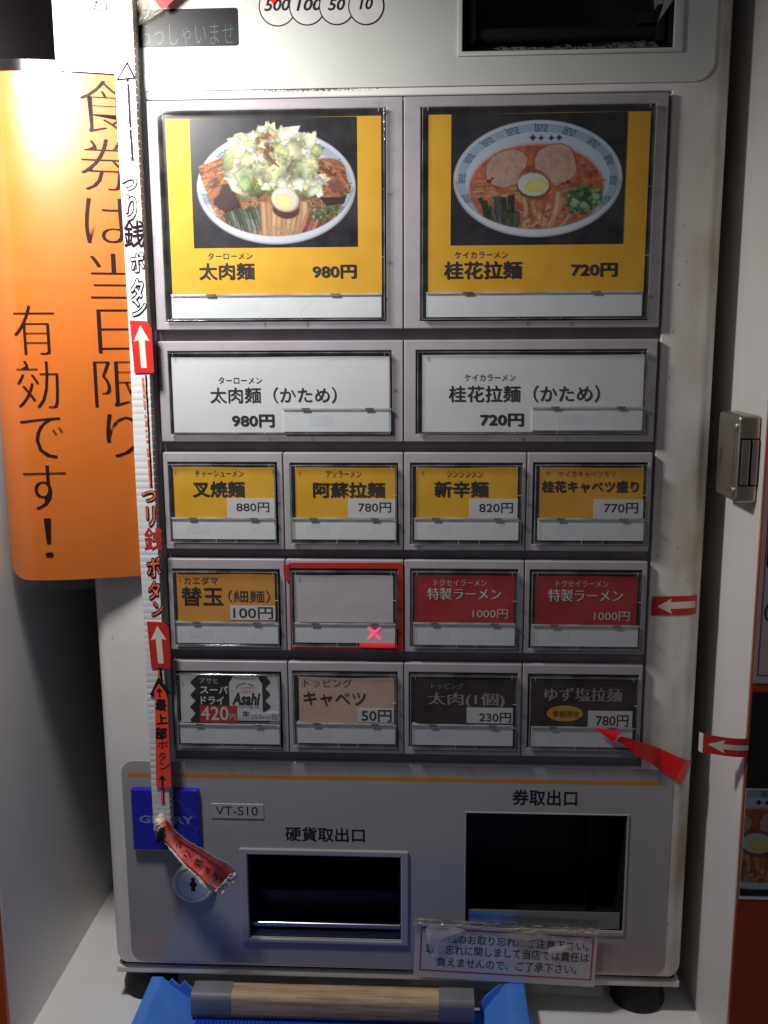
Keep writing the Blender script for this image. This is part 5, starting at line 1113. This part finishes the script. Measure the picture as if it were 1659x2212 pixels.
# ---------------------------------------------------------------- blue coin tray, rubber mat and wooden bar in front
bt = thing('blue_tray', (-40, -60, ZF), 'blue plastic tray with cut jagged back corners under the front of the ticket machine', 'tray')
def ribbon(prof_fn, n, y0, y1, ny, name, m, parent):
    bm = bmesh.new(); rows = []
    for j in range(ny + 1):
        y = y0 + (y1 - y0) * j / ny; rows.append([bm.verts.new((x, y, z)) for x, z in prof_fn(y)])
    for a_, b_ in zip(rows, rows[1:]):
        for k in range(len(a_) - 1): bm.faces.new((a_[k], a_[k + 1], b_[k + 1], b_[k]))
    return from_bm(name, bm, m, parent, smooth=40)
left = lambda y: [(-175.2, ZF + 1), (-173.4, -11.0), (-172.2, -10.0), (-166.0, -9.8), (-164.6, -10.6), (-141.5, -28.0), (-139, -29.2)]
right = lambda y: [(61, -29.2), (63, -28), (76.5, -8.0), (78, -6.4), (89.6, -6.4), (90.8, -7.4), (93.5, ZF + 1)]
for prof, nm in ((left, 'side_wall'), (right, 'side_wall')): ribbon(prof, 7, -170, -1.6, 8, nm, M['bluetray'], bt)
prism('cut_corner', [(-174.6, -31), (-141, -31), (-141.5, -19), (-146, -15.5), (-149.4, -11.6), (-153, -16.0), (-158.4, -10.3), (-161.8, -14.2), (-164.8, -9.7), (-172.4, -9.6), (-173.6, -11)], -3.2, -1.5, M['bluetray'], bt, bev=.3)
prism('cut_corner', [(60, -31), (93, -31), (90.4, -5.6), (89.6, -5.2), (82.2, -5.0), (77.4, -9.4), (74.6, -6.6), (63.5, -17.5), (60.5, -24)], -3.2, -1.5, M['bluetray'], bt, bev=.3)
box('tray_floor', -142, 64, -170, -1.5, -31.4, -29.4, M['bluetray'], bt)
box('tray_front', -172, 88, -173, -170.2, -31, -9, M['bluetray'], bt, bev=.6)
mt = thing('spiked_rubber_mat', (-37, -70, -29), 'bright blue rubber coin mat covered in small spikes inside the tray', 'mat')
box('mat_base', -137.5, 61.5, -160, -20, -29.3, -28.2, M['bluemat'], mt)
bm = bmesh.new(); r_ = 0
for j in range(16):
    for i in range(74):
        x = -136.5 + i * 2.7 + (j % 2) * 1.35; y = -22 - j * 2.6
        if x > 61: continue
        t = bm.verts.new((x, y, -24.9 + .3 * random.random())); q = [bm.verts.new((x + .95 * math.cos(a), y + .95 * math.sin(a), -28.2)) for a in (0, PI / 2, PI, 1.5 * PI)]
        for k in range(4): bm.faces.new((q[k], q[(k + 1) % 4], t))
tag(from_bm('spike', bm, M['bluemat'], mt), kind='stuff')
wb = thing('wooden_bar', (-42, -11, -28), 'bare wooden bar with grey tape wrapped round both ends lying under the machine front', 'wooden bar')
def bar_x(name, x0, x1, g, m):
    bm = bmesh.new(); prof = rrect(-20.0 - g, -2.8 + g, -28.0 - g, -9.2 + g, 4.5, 5); n = len(prof)
    rows = []
    for k in range(13):
        x = x0 + (x1 - x0) * k / 12; rows.append([bm.verts.new((x, p[0] + .12 * mnoise.noise((x * .1, p[0], p[1])), p[1] + .25 * mnoise.noise((x * .06, p[0] * .3, 3)))) for p in prof])
    for a_, b_ in zip(rows, rows[1:]):
        for k in range(n): bm.faces.new((a_[k], a_[(k + 1) % n], b_[(k + 1) % n], b_[k]))
    bm.faces.new(rows[0]); bm.faces.new(rows[-1][::-1]); bmesh.ops.recalc_face_normals(bm, faces=bm.faces); return from_bm(name, bm, M[m], wb, smooth=40)
bar_x('bare_wood', -138, 54, 0, 'wood'); bar_x('grey_tape_wrap', -140.5, -112.8, .45, 'greytape'); bar_x('grey_tape_wrap', 31.2, 55.4, .45, 'greytape')

# specks of dirt on the cream cabinet and the painted walls
bm = bmesh.new()
for k in range(70):
    x = 168 + 24 * rng.random(); z = 20 + 560 * rng.random(); r = .15 + .35 * rng.random() ** 3
    if 150 < z < 190 or 255 < z < 280: continue
    bm.faces.new([bm.verts.new((x + r * math.cos(a) * (.7 + .6 * rng.random()), -.06 if x < 188 and z > 153 else cab_y(x) - .62, z + r * math.sin(a))) for a in (0, 1.2, 2.4, 3.7, 5.0)])
for k in range(40):
    x = -199 + 35 * rng.random(); z = 10 + 260 * rng.random(); r = .12 + .3 * rng.random() ** 3
    bm.faces.new([bm.verts.new((max(x, -189), -.62, z + r * math.sin(a)) if False else (x * 0 + max(x, -188) + r * math.cos(a), -.62, z + r * math.sin(a))) for a in (0, 1.2, 2.4, 3.7, 5.0)])
tag(from_bm('dirt_specks', bm, M['ink'], tm), kind='stuff')
